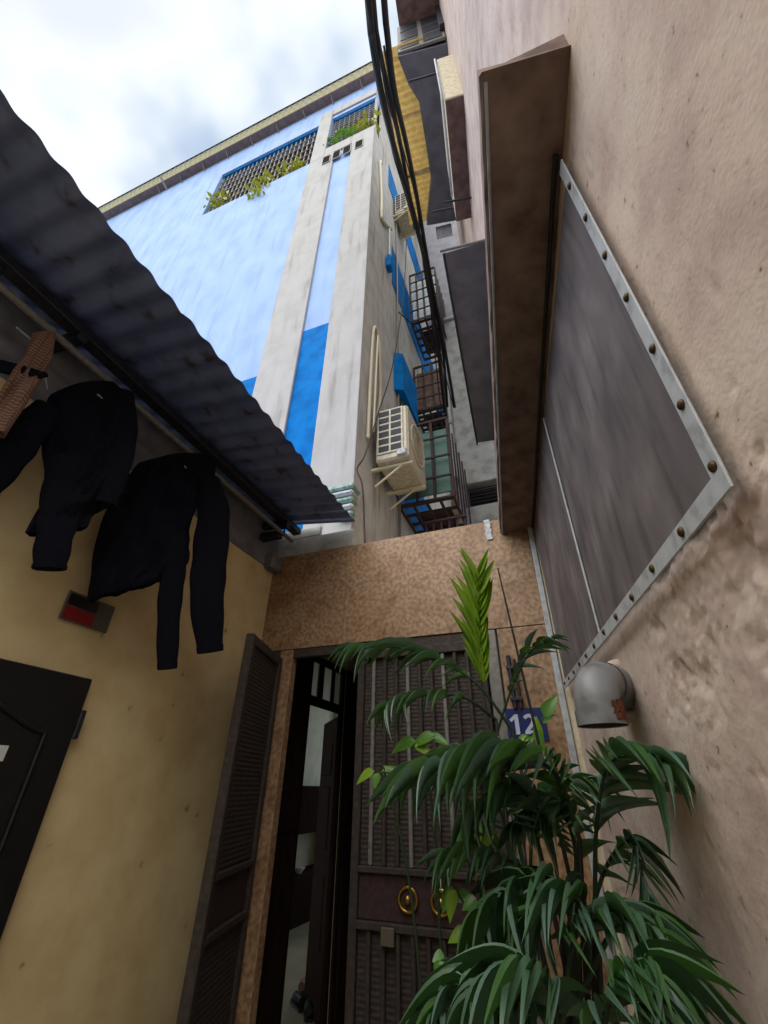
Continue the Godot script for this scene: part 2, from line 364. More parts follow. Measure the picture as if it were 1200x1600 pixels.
const BROAD := [
	[Vector3(-0.638, 1.552, -1.600), Vector3(-0.701, 1.520, -1.585)],
	[Vector3(-0.621, 1.546, -1.600), Vector3(-0.635, 1.502, -1.585)],
	[Vector3(-0.546, 1.539, -1.600), Vector3(-0.597, 1.570, -1.585)],
	[Vector3(-0.610, 1.562, -1.620), Vector3(-0.577, 1.521, -1.605)],
	[Vector3(-0.418, 1.654, -1.600), Vector3(-0.505, 1.626, -1.585)],
	[Vector3(-0.487, 1.640, -1.600), Vector3(-0.574, 1.613, -1.585)],
	[Vector3(-0.487, 1.636, -1.600), Vector3(-0.429, 1.596, -1.585)],
	[Vector3(-0.446, 1.656, -1.620), Vector3(-0.377, 1.634, -1.605)],
	[Vector3(-0.267, 1.408, -1.400), Vector3(-0.334, 1.383, -1.385)],
	[Vector3(-0.256, 1.402, -1.400), Vector3(-0.311, 1.355, -1.385)],
	[Vector3(-0.221, 1.383, -1.400), Vector3(-0.238, 1.423, -1.385)],
	[Vector3(-0.232, 1.408, -1.420), Vector3(-0.283, 1.428, -1.405)],
	[Vector3(-0.223, 1.404, -1.380), Vector3(-0.260, 1.372, -1.365)],
	[Vector3(-0.364, 1.171, -1.350), Vector3(-0.371, 1.138, -1.335)],
	[Vector3(-0.346, 1.173, -1.350), Vector3(-0.344, 1.128, -1.335)],
	[Vector3(-0.342, 1.173, -1.360), Vector3(-0.323, 1.146, -1.345)],
	[Vector3(-0.359, 1.175, -1.360), Vector3(-0.384, 1.171, -1.345)],
	[Vector3(-0.319, 1.307, -1.320), Vector3(-0.347, 1.262, -1.305)],
	[Vector3(-0.309, 1.305, -1.300), Vector3(-0.328, 1.251, -1.285)],
	[Vector3(-0.261, 1.291, -1.300), Vector3(-0.293, 1.275, -1.285)],
	[Vector3(-0.256, 1.275, -1.300), Vector3(-0.277, 1.249, -1.285)],
	[Vector3(-0.266, 1.242, -1.300), Vector3(-0.293, 1.227, -1.285)],
	[Vector3(-0.275, 1.226, -1.300), Vector3(-0.303, 1.201, -1.285)],
	[Vector3(-0.265, 1.253, -1.300), Vector3(-0.245, 1.226, -1.285)],
	[Vector3(-0.293, 1.231, -1.320), Vector3(-0.335, 1.215, -1.305)],
	[Vector3(-0.263, 1.281, -1.330), Vector3(-0.238, 1.263, -1.315)],
	[Vector3(-0.262, 1.222, -1.300), Vector3(-0.276, 1.194, -1.285)],
	[Vector3(-0.256, 1.212, -1.300), Vector3(-0.228, 1.198, -1.285)],
	[Vector3(-0.277, 1.200, -1.280), Vector3(-0.308, 1.176, -1.265)],
	[Vector3(-0.268, 1.196, -1.280), Vector3(-0.261, 1.166, -1.265)],
	[Vector3(-0.254, 1.225, -1.340), Vector3(-0.221, 1.241, -1.325)],
	[Vector3(-0.284, 1.289, -1.340), Vector3(-0.327, 1.283, -1.325)],
	[Vector3(-0.119, 1.669, -1.850), Vector3(-0.158, 1.587, -1.835)],
	[Vector3(-0.092, 1.658, -1.850), Vector3(-0.098, 1.730, -1.835)],
	[Vector3(-0.067, 1.731, -1.850), Vector3(-0.008, 1.803, -1.835)],
	[Vector3(-0.101, 1.688, -1.840), Vector3(-0.087, 1.616, -1.825)],
	[Vector3(-0.134, 1.669, -1.850), Vector3(-0.183, 1.638, -1.835)],
	[Vector3(-0.076, 1.711, -1.860), Vector3(-0.032, 1.740, -1.845)]
]
const GARMENT_B := {"at": Vector3(-1.660, 0.000, -1.080), "dir": Vector3(0.525, 0.000, -0.851),
	"left": [Vector2(0.123, 2.903), Vector2(0.008, 2.788), Vector2(-0.026, 2.631), Vector2(-0.044, 2.462), Vector2(-0.027, 2.314), Vector2(-0.003, 2.193), Vector2(0.015, 2.104)],
	"right": [Vector2(0.271, 2.980), Vector2(0.337, 2.961), Vector2(0.341, 2.763), Vector2(0.300, 2.613), Vector2(0.319, 2.461), Vector2(0.330, 2.348), Vector2(0.236, 2.238)],
	"sleeves": [[Vector3(0.312, 2.831, 0.059), Vector3(0.383, 2.664, 0.080), Vector3(0.420, 2.426, 0.083), Vector3(0.452, 2.209, 0.077), Vector3(0.515, 1.997, 0.054)], [Vector3(0.248, 2.470, 0.052), Vector3(0.284, 2.288, 0.053), Vector3(0.315, 2.119, 0.047), Vector3(0.364, 1.906, 0.038)], ]}
const GARMENT_A := {"at": Vector3(-1.640, 0.000, -0.660), "dir": Vector3(0.525, 0.000, -0.851),
	"left": [Vector2(0.051, 2.912), Vector2(-0.021, 2.787), Vector2(0.020, 2.603), Vector2(0.080, 2.451), Vector2(0.112, 2.352), Vector2(0.111, 2.272), Vector2(0.114, 2.208)],
	"right": [Vector2(0.145, 2.980), Vector2(0.249, 2.922), Vector2(0.297, 2.724), Vector2(0.324, 2.552), Vector2(0.331, 2.424), Vector2(0.276, 2.364), Vector2(0.271, 2.301)],
	"sleeves": [[Vector3(0.133, 2.538, 0.064), Vector3(0.170, 2.349, 0.065), Vector3(0.195, 2.214, 0.053), Vector3(0.219, 2.107, 0.046)], [Vector3(-0.004, 2.721, 0.041), Vector3(-0.022, 2.579, 0.064), Vector3(-0.038, 2.450, 0.067), Vector3(-0.058, 2.306, 0.063)], [Vector3(0.199, 2.949, 0.030), Vector3(0.258, 2.738, 0.046), Vector3(0.279, 2.546, 0.052), Vector3(0.292, 2.405, 0.038)], ]}
const GARMENT_C := {"at": Vector3(-1.600, 0.000, -0.380), "dir": Vector3(0.424, 0.000, -0.905),
	"left": [Vector2(0.091, 2.890), Vector2(0.108, 2.783), Vector2(0.109, 2.638), Vector2(0.115, 2.465)],
	"right": [Vector2(0.145, 2.952), Vector2(0.178, 2.815), Vector2(0.185, 2.650), Vector2(0.186, 2.429)],
	"sleeves": [[Vector3(0.049, 2.667, 0.023), Vector3(0.108, 2.695, 0.027), Vector3(0.156, 2.716, 0.023), Vector3(0.190, 2.738, 0.009)], ]}

# ---------------------------------------------------------------- scene
func _ready() -> void:
	rng.seed = 7
	set_camera_and_light()
	make_materials()
	make_ground()
	right_house()
	left_house()
	added_shade_house()
	gate_wall()
	blue_building()
	hall_and_room()
	far_alley()
	gate_leaves()
	small_things()
	cables_and_pipes()
	washing()
	palm()
	leafy_plant()

func set_camera_and_light() -> void:
	var cam := Camera3D.new()
	cam.name = "camera"
	cam.position = Vector3(0, 1.5, 0)
	cam.rotation_degrees = Vector3(32.63, 20.95, 0.594)
	cam.fov = 99.53
	cam.near = 0.02; cam.far = 600.0
	add_child(cam)
	cam.current = true
	# a bright, thinly clouded sky; the same all round
	var n := FastNoiseLite.new()
	n.seed = 11; n.frequency = 1.5; n.fractal_octaves = 5; n.fractal_gain = 0.55
	var w := 768; var h := 384
	var im := Image.create(w, h, false, Image.FORMAT_RGBF)
	for y in h:
		var el := PI / 2.0 - PI * (y + 0.5) / h
		for x in w:
			var az := TAU * (x + 0.5) / w
			var d := Vector3(cos(el) * sin(az), sin(el), -cos(el) * cos(az))
			var q := d / (absf(d.y) + 0.35)
			var v := n.get_noise_3d(q.x * 1.3, q.y * 0.4, q.z * 1.3)
			var t := smoothstep(-0.34, 0.12, v)
			var c := Vector3(0.46, 0.58, 0.76).lerp(Vector3(0.90, 0.95, 1.0), t)
			if v > 0.12: c = c.lerp(Vector3(0.74, 0.79, 0.88), smoothstep(0.12, 0.45, v) * 0.8)
			if d.y < 0.0: c = Vector3(0.30, 0.29, 0.27)
			im.set_pixel(x, y, Color(c.x, c.y, c.z))
	var sm := PanoramaSkyMaterial.new()
	sm.panorama = ImageTexture.create_from_image(im)
	var sky := Sky.new(); sky.sky_material = sm
	env = Environment.new()
	env.background_mode = Environment.BG_SKY
	env.sky = sky
	env.background_energy_multiplier = 0.36
	env.tonemap_mode = Environment.TONE_MAPPER_LINEAR
	env.tonemap_exposure = 3.1
	env.sdfgi_enabled = true; env.ssao_enabled = true; env.ssil_enabled = true
	var we := WorldEnvironment.new(); we.name = "world"; we.environment = env
	add_child(we)
	var sun := DirectionalLight3D.new()
	sun.name = "sun"
	sun.light_color = Color(1.0, 0.98, 0.96)
	sun.light_energy = 0.5
	sun.light_angular_distance = 90.0
	sun.shadow_enabled = true
	add_child(sun)
	sun.look_at_from_position(Vector3(-0.10, 1.0, 0.62), Vector3.ZERO, Vector3.UP)

func make_ground() -> void:
	structure("ground", box(Vector3(240, 0.2, 240)), M.ground_concrete, Vector3(0, -0.1, 0))

func wp(off: float, y: float, s: float) -> Vector3:
	return WALL_AT + Basis(Vector3.UP, PHI) * Vector3(-off, y, -s)

# ---------------------------------------------------------------- right house
func right_house() -> void:
	var t := thing("plastered_house", "tall house with rough tan plastered wall and concrete canopies", "house", WALL_AT, PHI)
	# the rough face: a grid, fine where the camera is near
	var us := []; var vs := []
	us.append_array(steps(-2.5, -2.02, 24)); us.append_array(steps(-2.0, -0.6, 200)); us.append_array(steps(-0.56, 2.0, 52))
	vs.append_array(steps(0.0, 1.15, 24)); vs.append_array(steps(1.18, 1.95, 110)); vs.append_array(steps(1.97, 3.2, 62)); vs.append_array(steps(3.23, 5.2, 50)); vs.append_array(steps(5.3, 11.0, 38))
	var n1 := FastNoiseLite.new(); n1.seed = 3; n1.frequency = 2.2; n1.fractal_octaves = 3
	var n2 := FastNoiseLite.new(); n2.seed = 4; n2.frequency = 9.0; n2.fractal_octaves = 4
	var n4 := FastNoiseLite.new(); n4.seed = 6; n4.frequency = 34.0; n4.fractal_octaves = 3
	var n3 := FastNoiseLite.new(); n3.seed = 5; n3.frequency = 14.0; n3.fractal_octaves = 2
	var f := func(s: float, y: float) -> Vector3:
		var d := n1.get_noise_2d(s, y) * 0.0035 + n2.get_noise_2d(s, y) * 0.0011 + n3.get_noise_2d(s * 2.6, y * 2.6) * 0.0009
		var pit := n3.get_noise_2d(s * 1.2, y)
		d -= 0.004 * smoothstep(0.58, 0.70, pit)
		# flaked plaster under the metal strip
		var near := smoothstep(1.56, 1.70, y + 0.16 * n1.get_noise_2d(s * 1.7 + 9.0, y * 1.7)) * (1.0 - smoothstep(1.84, 1.9, y)) * smoothstep(-2.0, -1.8, s) * (1.0 - smoothstep(-1.4, -1.2, s))
		if near > 0.0:
			var fl := n2.get_noise_2d(s * 0.8 + 31.0, y * 0.8) + 0.16 * n4.get_noise_2d(s, y)
			d -= 0.0032 * near * smoothstep(0.04, 0.055, fl)
			d -= 0.004 * near * smoothstep(0.22, 0.235, fl)
			d += 0.0035 * near * n4.get_noise_2d(s * 1.3 + 5.0, y * 1.3)
		return Vector3(-d, y, -s)
	part(t, "wall", grid(f, us, vs), M.tan_plaster)
	between(Vector3(0.03, 0, -2.0), Vector3(6, 11, 2.5), t, "wall_core", M.tan_plaster)
	# concrete canopy over the tin sheet
	var c := part(t, "canopy", canopy(-2.02, 0.5, 0.205, 2.94, 2.79, 0.08), M.dirty_concrete)
	part(c, "drip_edge", tube([Vector3(-0.192, 2.937, 2.01), Vector3(-0.192, 2.787, -0.5)], 0.0045, 6), M.white_trim)
	part(t, "batten", tube([Vector3(-0.02, 2.918, 1.83), Vector3(-0.02, 2.812, -0.1)], 0.007, 6), M.dark_steel)
	# box bay higher up, pale end and brown underside
	var b := between(Vector3(-0.16, 6.63, 1.04), Vector3(0.02, 7.9, 0.05), t, "window_bay", M.cream_trim, 0.008)
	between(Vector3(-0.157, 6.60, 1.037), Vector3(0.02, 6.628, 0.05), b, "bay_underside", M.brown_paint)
	b.get_child(0).position -= b.position
	part(t, "bay_trim", tube([Vector3(-0.18, 7.86, 1.05), Vector3(-0.18, 6.6, 1.05), Vector3(-0.18, 6.58, 0.3)], 0.012, 6), M.white_trim)
	# long grey steel awning
	var aw := part(t, "awning", prism([Vector2(0.01, 0.58), Vector2(-0.33, 0.56), Vector2(-0.21, -1.72), Vector2(0.01, -1.72)], 5.03, 5.07), M.awning_grey)
	part(aw, "awning_rod", tube([Vector3(0.0, 5.0, 0.60), Vector3(-0.36, 5.0, 0.60)], 0.012, 6), M.bare_steel)
	part(aw, "awning_rod", tube([Vector3(-0.335, 5.0, 0.58), Vector3(-0.212, 5.0, -1.72)], 0.01, 6), M.dark_steel)
	part(t, "fascia_board", box(Vector3(0.03, 0.12, 1.0), 0.004), M.white_trim, Vector3(-0.035, 5.32, -0.12), Basis(Vector3.RIGHT, 0.10))
	# enclosed upper bay with steel frame window, grey underside
	part(t, "upper_bay", prism([Vector2(0.01, 0.97), Vector2(-0.575, 1.0), Vector2(-0.50, 0.74), Vector2(-0.40, 0.55), Vector2(-0.37, -0.3), Vector2(-0.52, -0.86), Vector2(0.01, -0.9)], 8.7, 10.0), M.awning_grey)
	var wn := part(t, "bay_window", box(Vector3(0.56, 1.22, 0.03), 0.005), M.bare_steel, Vector3(-0.29, 9.36, 1.01))
	for ix in 2:
		for iy in 3:
			part(wn, "pane", box(Vector3(0.22, 0.33, 0.02), 0.004), M.dark_steel, Vector3(-0.135 + 0.27 * ix, -0.39 + 0.39 * iy, 0.012))
	between(Vector3(-0.54, 10.02, 1.9), Vector3(0.02, 11.0, 0.98), t, "upper_storey", M.brown_paint)
	between(Vector3(-0.53, 10.005, 1.9), Vector3(0.02, 10.018, 1.0), t, "balcony_slab", M.brown_paint)
	part(t, "balcony_support", box(Vector3(0.06, 1.0, 0.06), 0.005), M.dark_steel, Vector3(-0.03, 9.5, 1.06))
	for q in [[0.2, 7.95, 0.92, 0.47], [-0.2, 7.3, -0.12, 0.40], [0.1, 6.4, 0.32, 0.26]]:
		part(t, "strut", tube([Vector3(0.01, q[1], q[2]), Vector3(-q[3], q[1] + 0.05, q[2])], 0.011, 6), M.dark_steel)
	part(t, "corrugated_infill", corrugated(0.24, 0.34, 0.06, 0.012), M.white_trim, Vector3(-0.28, 8.66, -0.98), Basis(Vector3.RIGHT, PI / 2.0))
	# the yellow translucent awning beside the bay
	var y := thing("yellow_awning", "translucent yellow corrugated awning high beside the black cable bundle", "awning", WALL_AT, PHI)
	for i in 3:
		part(y, "corrugated_sheet", corrugated(0.52, 0.66, 0.07, 0.011), M.yellow_sheet, Vector3(-0.52, 8.92 - 0.015 * i, 0.72 - 0.63 * i), Basis(Vector3.BACK, 0.12))
	part(y, "edge_rod", tube([Vector3(-0.72, 8.86, 1.1), Vector3(-0.72, 8.82, -0.92)], 0.014, 6), M.dark_steel)
	part(y, "edge_rod", tube([Vector3(-0.34, 8.93, -0.25), Vector3(-0.76, 8.86, -0.25)], 0.014, 6), M.maroon_iron)
	# dark metal sheets screwed to the wall
	var p := thing("metal_sheet", "dark brown metal sheets screwed to plastered wall under the canopy", "metal sheet", WALL_AT, PHI)
	sheet_panel(p, -1.81, -0.96)
	sheet_panel(p, -0.952, 0.05)
	part(p, "seam_caulk", tube([Vector3(-0.017, 1.90, 0.956), Vector3(-0.017, 2.80, 0.956)], 0.004, 5), M.white_trim)
	var vs_ := part(p, "edge_strip", box(Vector3(0.004, 1.0, 0.034), 0.001), M.white_trim, Vector3(-0.0215, 2.345, 1.828))
	for yy in [1.868, 1.985, 2.115, 2.262, 2.41, 2.57, 2.73]:
		part(vs_, "bolt", ball(0.0085, 0.011), M.bolt_brass, Vector3(-0.003, yy - 2.345, 0.002), Basis(Vector3.BACK, PI / 2.0))
	var slope := atan2(0.085, 1.75)
	var hs := part(p, "edge_strip", box(Vector3(0.004, 0.034, 1.80), 0.001), M.white_trim, Vector3(-0.0275, 1.880, 0.955), Basis(Vector3.RIGHT, slope))
	for k in 11:
		part(hs, "bolt", ball(0.0085, 0.011), M.bolt_brass, Vector3(-0.003, 0.002 * sin(k * 2.1), 0.74 - 0.158 * k), Basis(Vector3.BACK, PI / 2.0))

func canopy(s0: float, s1: float, depth: float, y0: float, y1: float, thick: float) -> Mesh:
	# a slab with a ragged near end and softly worn edges
	var st := SurfaceTool.new(); st.begin(Mesh.PRIMITIVE_TRIANGLES); st.set_smooth_group(-1)
	var n := FastNoiseLite.new(); n.seed = 8; n.frequency = 9.0
	var ring := [Vector2(0.03, 0), Vector2(-depth + 0.006, 0), Vector2(-depth, 0.006), Vector2(-depth, thick - 0.008), Vector2(-depth + 0.008, thick), Vector2(0.03, thick)]
	var rows := []
	var count := 40
	for i in count + 1:
		var k := float(i) / count
		var s := lerpf(s0, s1, k)
		var row := []
		for r in ring.size():
			var w := n.get_noise_2d(s * 3.0, r * 7.0) * 0.004
			var end := (n.get_noise_2d(r * 5.0, 3.0) * 0.035 if i == 0 else 0.0)
			row.append(Vector3(ring[r].x + w, lerpf(y0, y1, k) + ring[r].y + w, -(s + end)))
		rows.append(row)
	for i in count:
		var c := Vector3(-depth / 2, lerpf(y0, y1, float(i) / count) + thick / 2, -lerpf(s0, s1, (i + 0.5) / count))
		for r in ring.size():
			var q := (r + 1) % ring.size()
			face(st, [rows[i][r], rows[i][q], rows[i + 1][q]], c)
			face(st, [rows[i][r], rows[i + 1][q], rows[i + 1][r]], c)
	face(st, rows[0], Vector3(-depth / 2, y0 + thick / 2, -s0 - 0.5)); face(st, rows[count], Vector3(-depth / 2, y1 + thick / 2, -s1 + 0.5))
	st.generate_normals()
	return st.commit()

func sheet_panel(p: Node3D, s0: float, s1: float) -> void:
	var n := FastNoiseLite.new(); n.seed = int(s0 * 100) + 500; n.frequency = 1.6
	var low := func(s: float) -> float: return lerpf(1.862, 1.945, (s + 1.81) / 1.75)
	var f := func(s: float, v: float) -> Vector3:
		var edge := minf(minf(s - s0, s1 - s) * 6.0, 1.0)
		var d := 0.0125 + n.get_noise_2d(s, v * 1.2) * 0.008 * clampf(edge, 0.0, 1.0) * sin(v * PI)
		return Vector3(-d, lerpf(low.call(s), 2.82, v), -s)
	part(p, "sheet", grid(f, steps(s0, s1, 30), steps(0, 1, 30)), M.sheet_metal)

func corrugated(width: float, length: float, pitch: float, amp: float) -> ArrayMesh:
	# waves run across the length: ridges lie along x, the wave travels along z; centred, with thickness
	var f := func(u: float, v: float) -> Vector3:
		var th := 0.0
		var vv := v
		if v > length: vv = 2.0 * length - v + 0.0; th = 0.003
		return Vector3(u, amp * sin(TAU * vv / pitch) + th, vv - length / 2.0)
	var cnt := int(length / pitch * 10.0)
	var vs := steps(0.0, length, cnt)
	vs.append_array(steps(length + 0.00001, length * 2.0, cnt))
	return grid(f, [-width / 2, width / 2], vs)

# ---------------------------------------------------------------- left house
func left_house() -> void:
	var t := thing("yellow_house", "low house with yellow painted wall and tin eave over the washing", "house")
	var n := FastNoiseLite.new(); n.seed = 12; n.frequency = 1.3; n.fractal_octaves = 3
	var f := func(z: float, y: float) -> Vector3: return Vector3(-1.775 + n.get_noise_2d(z, y) * 0.006, y, z)
	part(t, "wall", grid(f, steps(-2.399, 6.0, 120), steps(0.0, 2.82, 50)), M.yellow_paint)
	between(Vector3(-2.0, 0, -2.399), Vector3(-1.80, 3.1, 6.0), t, "wall_core", M.grey_render)
	between(Vector3(-1.799, 2.815, -2.40), Vector3(-1.768, 3.17, 6.0), t, "concrete_band", M.grey_render, 0.004)
	between(Vector3(-1.795, 2.80, -2.40), Vector3(-1.70, 2.90, -2.28), t, "broken_corbel", M.grey_render, 0.012)
	# tin roof: separate sheets, the wave seen along the eave
	var slope := 0.15
	for i in 8:
		var z0 := -2.36 + 0.82 * i
		part(t, "roof_sheet", roof_sheet(z0, z0 + 0.87, slope, 0.004 * (i % 2)), M.tin_roof)
	between(Vector3(-1.63, 3.075, -2.38), Vector3(-1.565, 3.122, 6.0), t, "purlin", M.dark_steel, 0.004)
	between(Vector3(-2.6, 3.22, -2.38), Vector3(-2.54, 3.27, 6.0), t, "purlin", M.dark_steel)
	for i in 5:
		part(t, "rafter", box(Vector3(1.5, 0.05, 0.04)), M.dark_steel, Vector3(-2.3, 3.17, -2.2 + 1.6 * i), Basis(Vector3.BACK, -atan(slope)))
	between(Vector3(-1.80, 2.925, -2.435), Vector3(-1.15, 3.06, -2.405), t, "gable_board", M.pale_concrete, 0.004)
	between(Vector3(-1.80, 3.062, -2.435), Vector3(-1.42, 3.14, -2.405), t, "gable_board", M.pale_concrete, 0.004)
	# black door
	var d := between(Vector3(-1.768, 0.02, -1.302), Vector3(-1.745, 1.863, -0.42), t, "door", M.black_door, 0.004)
	var arch := []
	for i in 21:
		var k := i / 20.0
		arch.append(Vector3(-1.742, 1.66 + 0.10 * pow(sin(k * PI), 1.6), lerpf(-1.19, -0.53, k)))
	part(d, "moulding", tube(arch, 0.009, 6), M.black_door, -d.position)
	for seg in [[[1.66, -1.19], [1.26, -1.19]], [[1.66, -0.53], [1.26, -0.53]], [[1.26, -1.19], [1.26, -0.53]], [[1.12, -1.19], [1.12, -0.53]], [[1.12, -1.19], [0.25, -1.19]], [[0.25, -1.19], [0.25, -0.53]]]:
		part(d, "moulding", tube([Vector3(-1.742, seg[0][0], seg[0][1]), Vector3(-1.742, seg[1][0], seg[1][1])], 0.009, 6), M.black_door, -d.position)
	for yy in [1.70, 1.0, 0.3]:
		part(d, "hinge", box(Vector3(0.014, 0.10, 0.022), 0.003), M.dark_steel, Vector3(-1.748, yy, -1.311) - d.position)
	part(d, "paper_label", box(Vector3(0.002, 0.045, 0.055)), M.paper_white, Vector3(-1.744, 1.589, -1.061) - d.position)

func roof_sheet(z0: float, z1: float, slope: float, lift: float) -> ArrayMesh:
	var f := func(u: float, v: float) -> Vector3:
		var top := u > 1.0
		var k := u if not top else 2.0 - u
		var x := lerpf(-1.12, -5.2, k)
		return Vector3(x, 3.082 + (-1.12 - x) * slope + 0.0085 * sin(TAU * v / 0.108 + 0.8 * sin(v * 3.1)) + lift + (0.003 if top else 0.0), v)
	var us := steps(0.0, 1.0, 4); us.append_array(steps(1.0001, 2.0, 4))
	return grid(f, us, steps(z0, z1, 82))

func added_shade_house() -> void:
	var t := thing("added_shade_house", "unseen low tan house added behind the camera to shade the alley", "house", Vector3(0, 0, 4.6))  # added out of view to keep low light off the alley
	between(Vector3(-1.7, 0, 0), Vector3(5.0, 4.4, 3.0), t, "wall", M.tan_plaster)
	between(Vector3(-1.75, 4.4, -0.15), Vector3(5.1, 4.5, 3.1), t, "roof_slab", M.pale_concrete, 0.01)
	between(Vector3(0.4, 0, -0.03), Vector3(1.3, 2.1, 0.02), t, "door", M.carved_wood, 0.004)

# ---------------------------------------------------------------- gate wall
func gate_wall() -> void:
	var t := thing("gate_wall", "brown mottled cladding wall around the iron gate", "wall")
	between(Vector3(-1.80, 2.245, -2.43), Vector3(-1.182, 2.922, -2.40), t, "cladding_panel", M.laminate, 0.002)
	between(Vector3(-1.180, 2.245, -2.43), Vector3(0.0, 2.922, -2.398), t, "cladding_panel", M.laminate, 0.002)
	between(Vector3(-0.255, 0.0, -2.43), Vector3(0.0, 2.241, -2.399), t, "cladding_panel", M.laminate, 0.002)
	between(Vector3(-1.615, 0.0, -2.46), Vector3(-1.525, 2.241, -2.40), t, "gate_pillar", M.laminate, 0.003)
	between(Vector3(-1.80, 0.0, -2.45), Vector3(-1.62, 2.241, -2.41), t, "gate_pillar", M.gate_iron, 0.003)
	between(Vector3(-1.80, 2.25, -2.52), Vector3(0.0, 2.90, -2.432), t, "lintel", M.pale_concrete)
	between(Vector3(-0.30, 0.0, -2.52), Vector3(0.06, 2.248, -2.442), t, "jamb", M.pale_concrete)
	between(Vector3(-0.322, 0.0, -2.44), Vector3(-0.262, 2.236, -2.385), t, "gate_post", M.bare_steel, 0.004)
	between(Vector3(-1.52, 2.19, -2.45), Vector3(-0.325, 2.242, -2.405), t, "head_rail", M.gate_iron, 0.004)
	var trim := part(t, "corner_post", box(Vector3(0.03, 2.93, 0.05), 0.004), M.white_trim, Vector3(0.008, 1.465, -2.402), Basis(Vector3.BACK, -0.008))
	part(trim, "cream_edge", box(Vector3(0.052, 2.92, 0.045), 0.006), M.cream_trim, Vector3(0.043, -0.005, -0.004))
	part(trim, "cable_run", tube([Vector3(0.075, -1.4, 0.02), Vector3(0.076, 1.35, 0.02)], 0.005, 6), M.white_trim)

# ---------------------------------------------------------------- blue building
func blue_building() -> void:
	var t := thing("blue_building", "tall pale blue building with grey pilasters and barred top windows", "building")
	var z0 := -2.75; var zb := -2.95
	# front wall, deep blue below and faded blue above
	between(Vector3(-12, 2.9, zb), Vector3(-1.34, 5.7, z0 - 0.002), t, "front_wall", M.strong_blue)
	between(Vector3(-12, 5.7, zb), Vector3(-1.34, 12.0, z0), t, "front_wall", M.pale_blue)
	between(Vector3(-12, 12.0, zb), Vector3(-5.37, 14.1, z0), t, "front_wall", M.pale_blue)
	between(Vector3(-2.68, 12.0, zb), Vector3(-2.38, 14.1, z0), t, "front_wall", M.pale_blue)
	between(Vector3(-2.38, 12.0, zb), Vector3(-1.34, 12.28, z0), t, "front_wall", M.pale_blue)
	between(Vector3(-12, 14.1, zb), Vector3(-1.34, 15.3, z0), t, "front_wall", M.pale_blue)
	between(Vector3(-2.69, 2.9, z0), Vector3(-2.15, 11.9, z0 + 0.035), t, "pilaster", M.stone_grey, 0.006)
	between(Vector3(-2.69, 11.9, z0), Vector3(-2.38, 14.6, z0 + 0.035), t, "pilaster", M.stone_grey, 0.006)
	between(Vector3(-2.149, 2.9, z0), Vector3(-1.781, 6.29, z0 + 0.004), t, "painted_stripe", M.strong_blue)
	between(Vector3(-1.78, 2.9, z0), Vector3(-1.322, 12.28, z0 + 0.035), t, "pilaster", M.stone_grey, 0.006)
	between(Vector3(-2.376, 14.25, z0), Vector3(-1.322, 14.6, z0 + 0.03), t, "lintel_band", M.stone_grey, 0.006)
	between(Vector3(-2.378, 11.9, z0), Vector3(-1.782, 12.28, z0 + 0.033), t, "sill_band", M.stone_grey, 0.006)
	# side wall with its blue bands, back, roof slabs
	between(Vector3(-1.34, 2.9, -7.3), Vector3(-1.32, 12.28, z0), t, "side_wall", M.beige_render)
	between(Vector3(-1.34, 12.28, -7.3), Vector3(-1.32, 15.3, -2.98), t, "side_wall", M.beige_render)
	between(Vector3(-1.319, 4.3, -7.3), Vector3(-1.31, 5.05, -3.66), t, "side_band", M.strong_blue)
	between(Vector3(-1.319, 8.42, -7.3), Vector3(-1.31, 9.6, -3.69), t, "side_band", M.strong_blue)
	between(Vector3(-1.319, 11.6, -7.3), Vector3(-1.31, 12.6, -3.5), t, "side_band", M.strong_blue)
	between(Vector3(-12, 3.42, -7.3), Vector3(-1.342, 15.3, -7.1), t, "back_wall", M.stone_grey)
	between(Vector3(-12, 2.9, -7.1), Vector3(-11.8, 15.3, zb), t, "end_wall", M.stone_grey)
	between(Vector3(-11.8, 3.42, -7.1), Vector3(-1.342, 3.55, zb), t, "floor_slab", M.stone_grey)
	# side hood, slanting
	part(t, "window_hood", prism([Vector2(-1.318, -3.76), Vector2(-1.20, -3.82), Vector2(-1.20, -4.5), Vector2(-1.318, -4.55)], 6.0, 6.75), M.strong_blue)
	# barred openings with a recessed loggia behind
	between(Vector3(-5.6, 11.9, -4.35), Vector3(-1.36, 12.0, zb - 0.002), t, "loggia_floor", M.stone_grey)
	between(Vector3(-5.6, 12.0, -4.45), Vector3(-1.36, 14.6, -4.352), t, "loggia_wall", M.soffit_brown)
	between(Vector3(-5.6, 14.3, -4.35), Vector3(-1.36, 14.4, zb - 0.002), t, "loggia_ceiling", M.brown_paint)
	grille(t, -5.36, -2.69, 12.005, 14.09, 23, 7, M.bare_steel)
	grille(t, -2.37, -1.35, 12.29, 14.09, 9, 13, M.bare_steel)
	between(Vector3(-5.36, 14.03, z0 - 0.09), Vector3(-2.69, 14.095, z0 - 0.03), t, "window_head", M.strong_blue)
	between(Vector3(-2.37, 14.03, z0 - 0.09), Vector3(-1.35, 14.095, z0 - 0.03), t, "window_head", M.strong_blue)
	between(Vector3(-1.36, 12.28, z0 - 0.08), Vector3(-1.322, 14.1, z0 - 0.02), t, "corner_bar", M.stone_grey)
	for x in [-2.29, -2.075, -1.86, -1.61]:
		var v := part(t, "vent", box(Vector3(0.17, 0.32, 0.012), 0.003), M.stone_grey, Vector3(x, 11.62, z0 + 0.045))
		part(v, "vent_shade_plate", box(Vector3(0.14, 0.29, 0.006)), M.dark_wood, Vector3(0, 0, 0.006))  # dark plate on the face; the shade of a hole put into colour
	# eave
	between(Vector3(-12.3, 15.30, -7.4), Vector3(-1.25, 15.36, -2.575), t, "eave_soffit", M.soffit_brown)
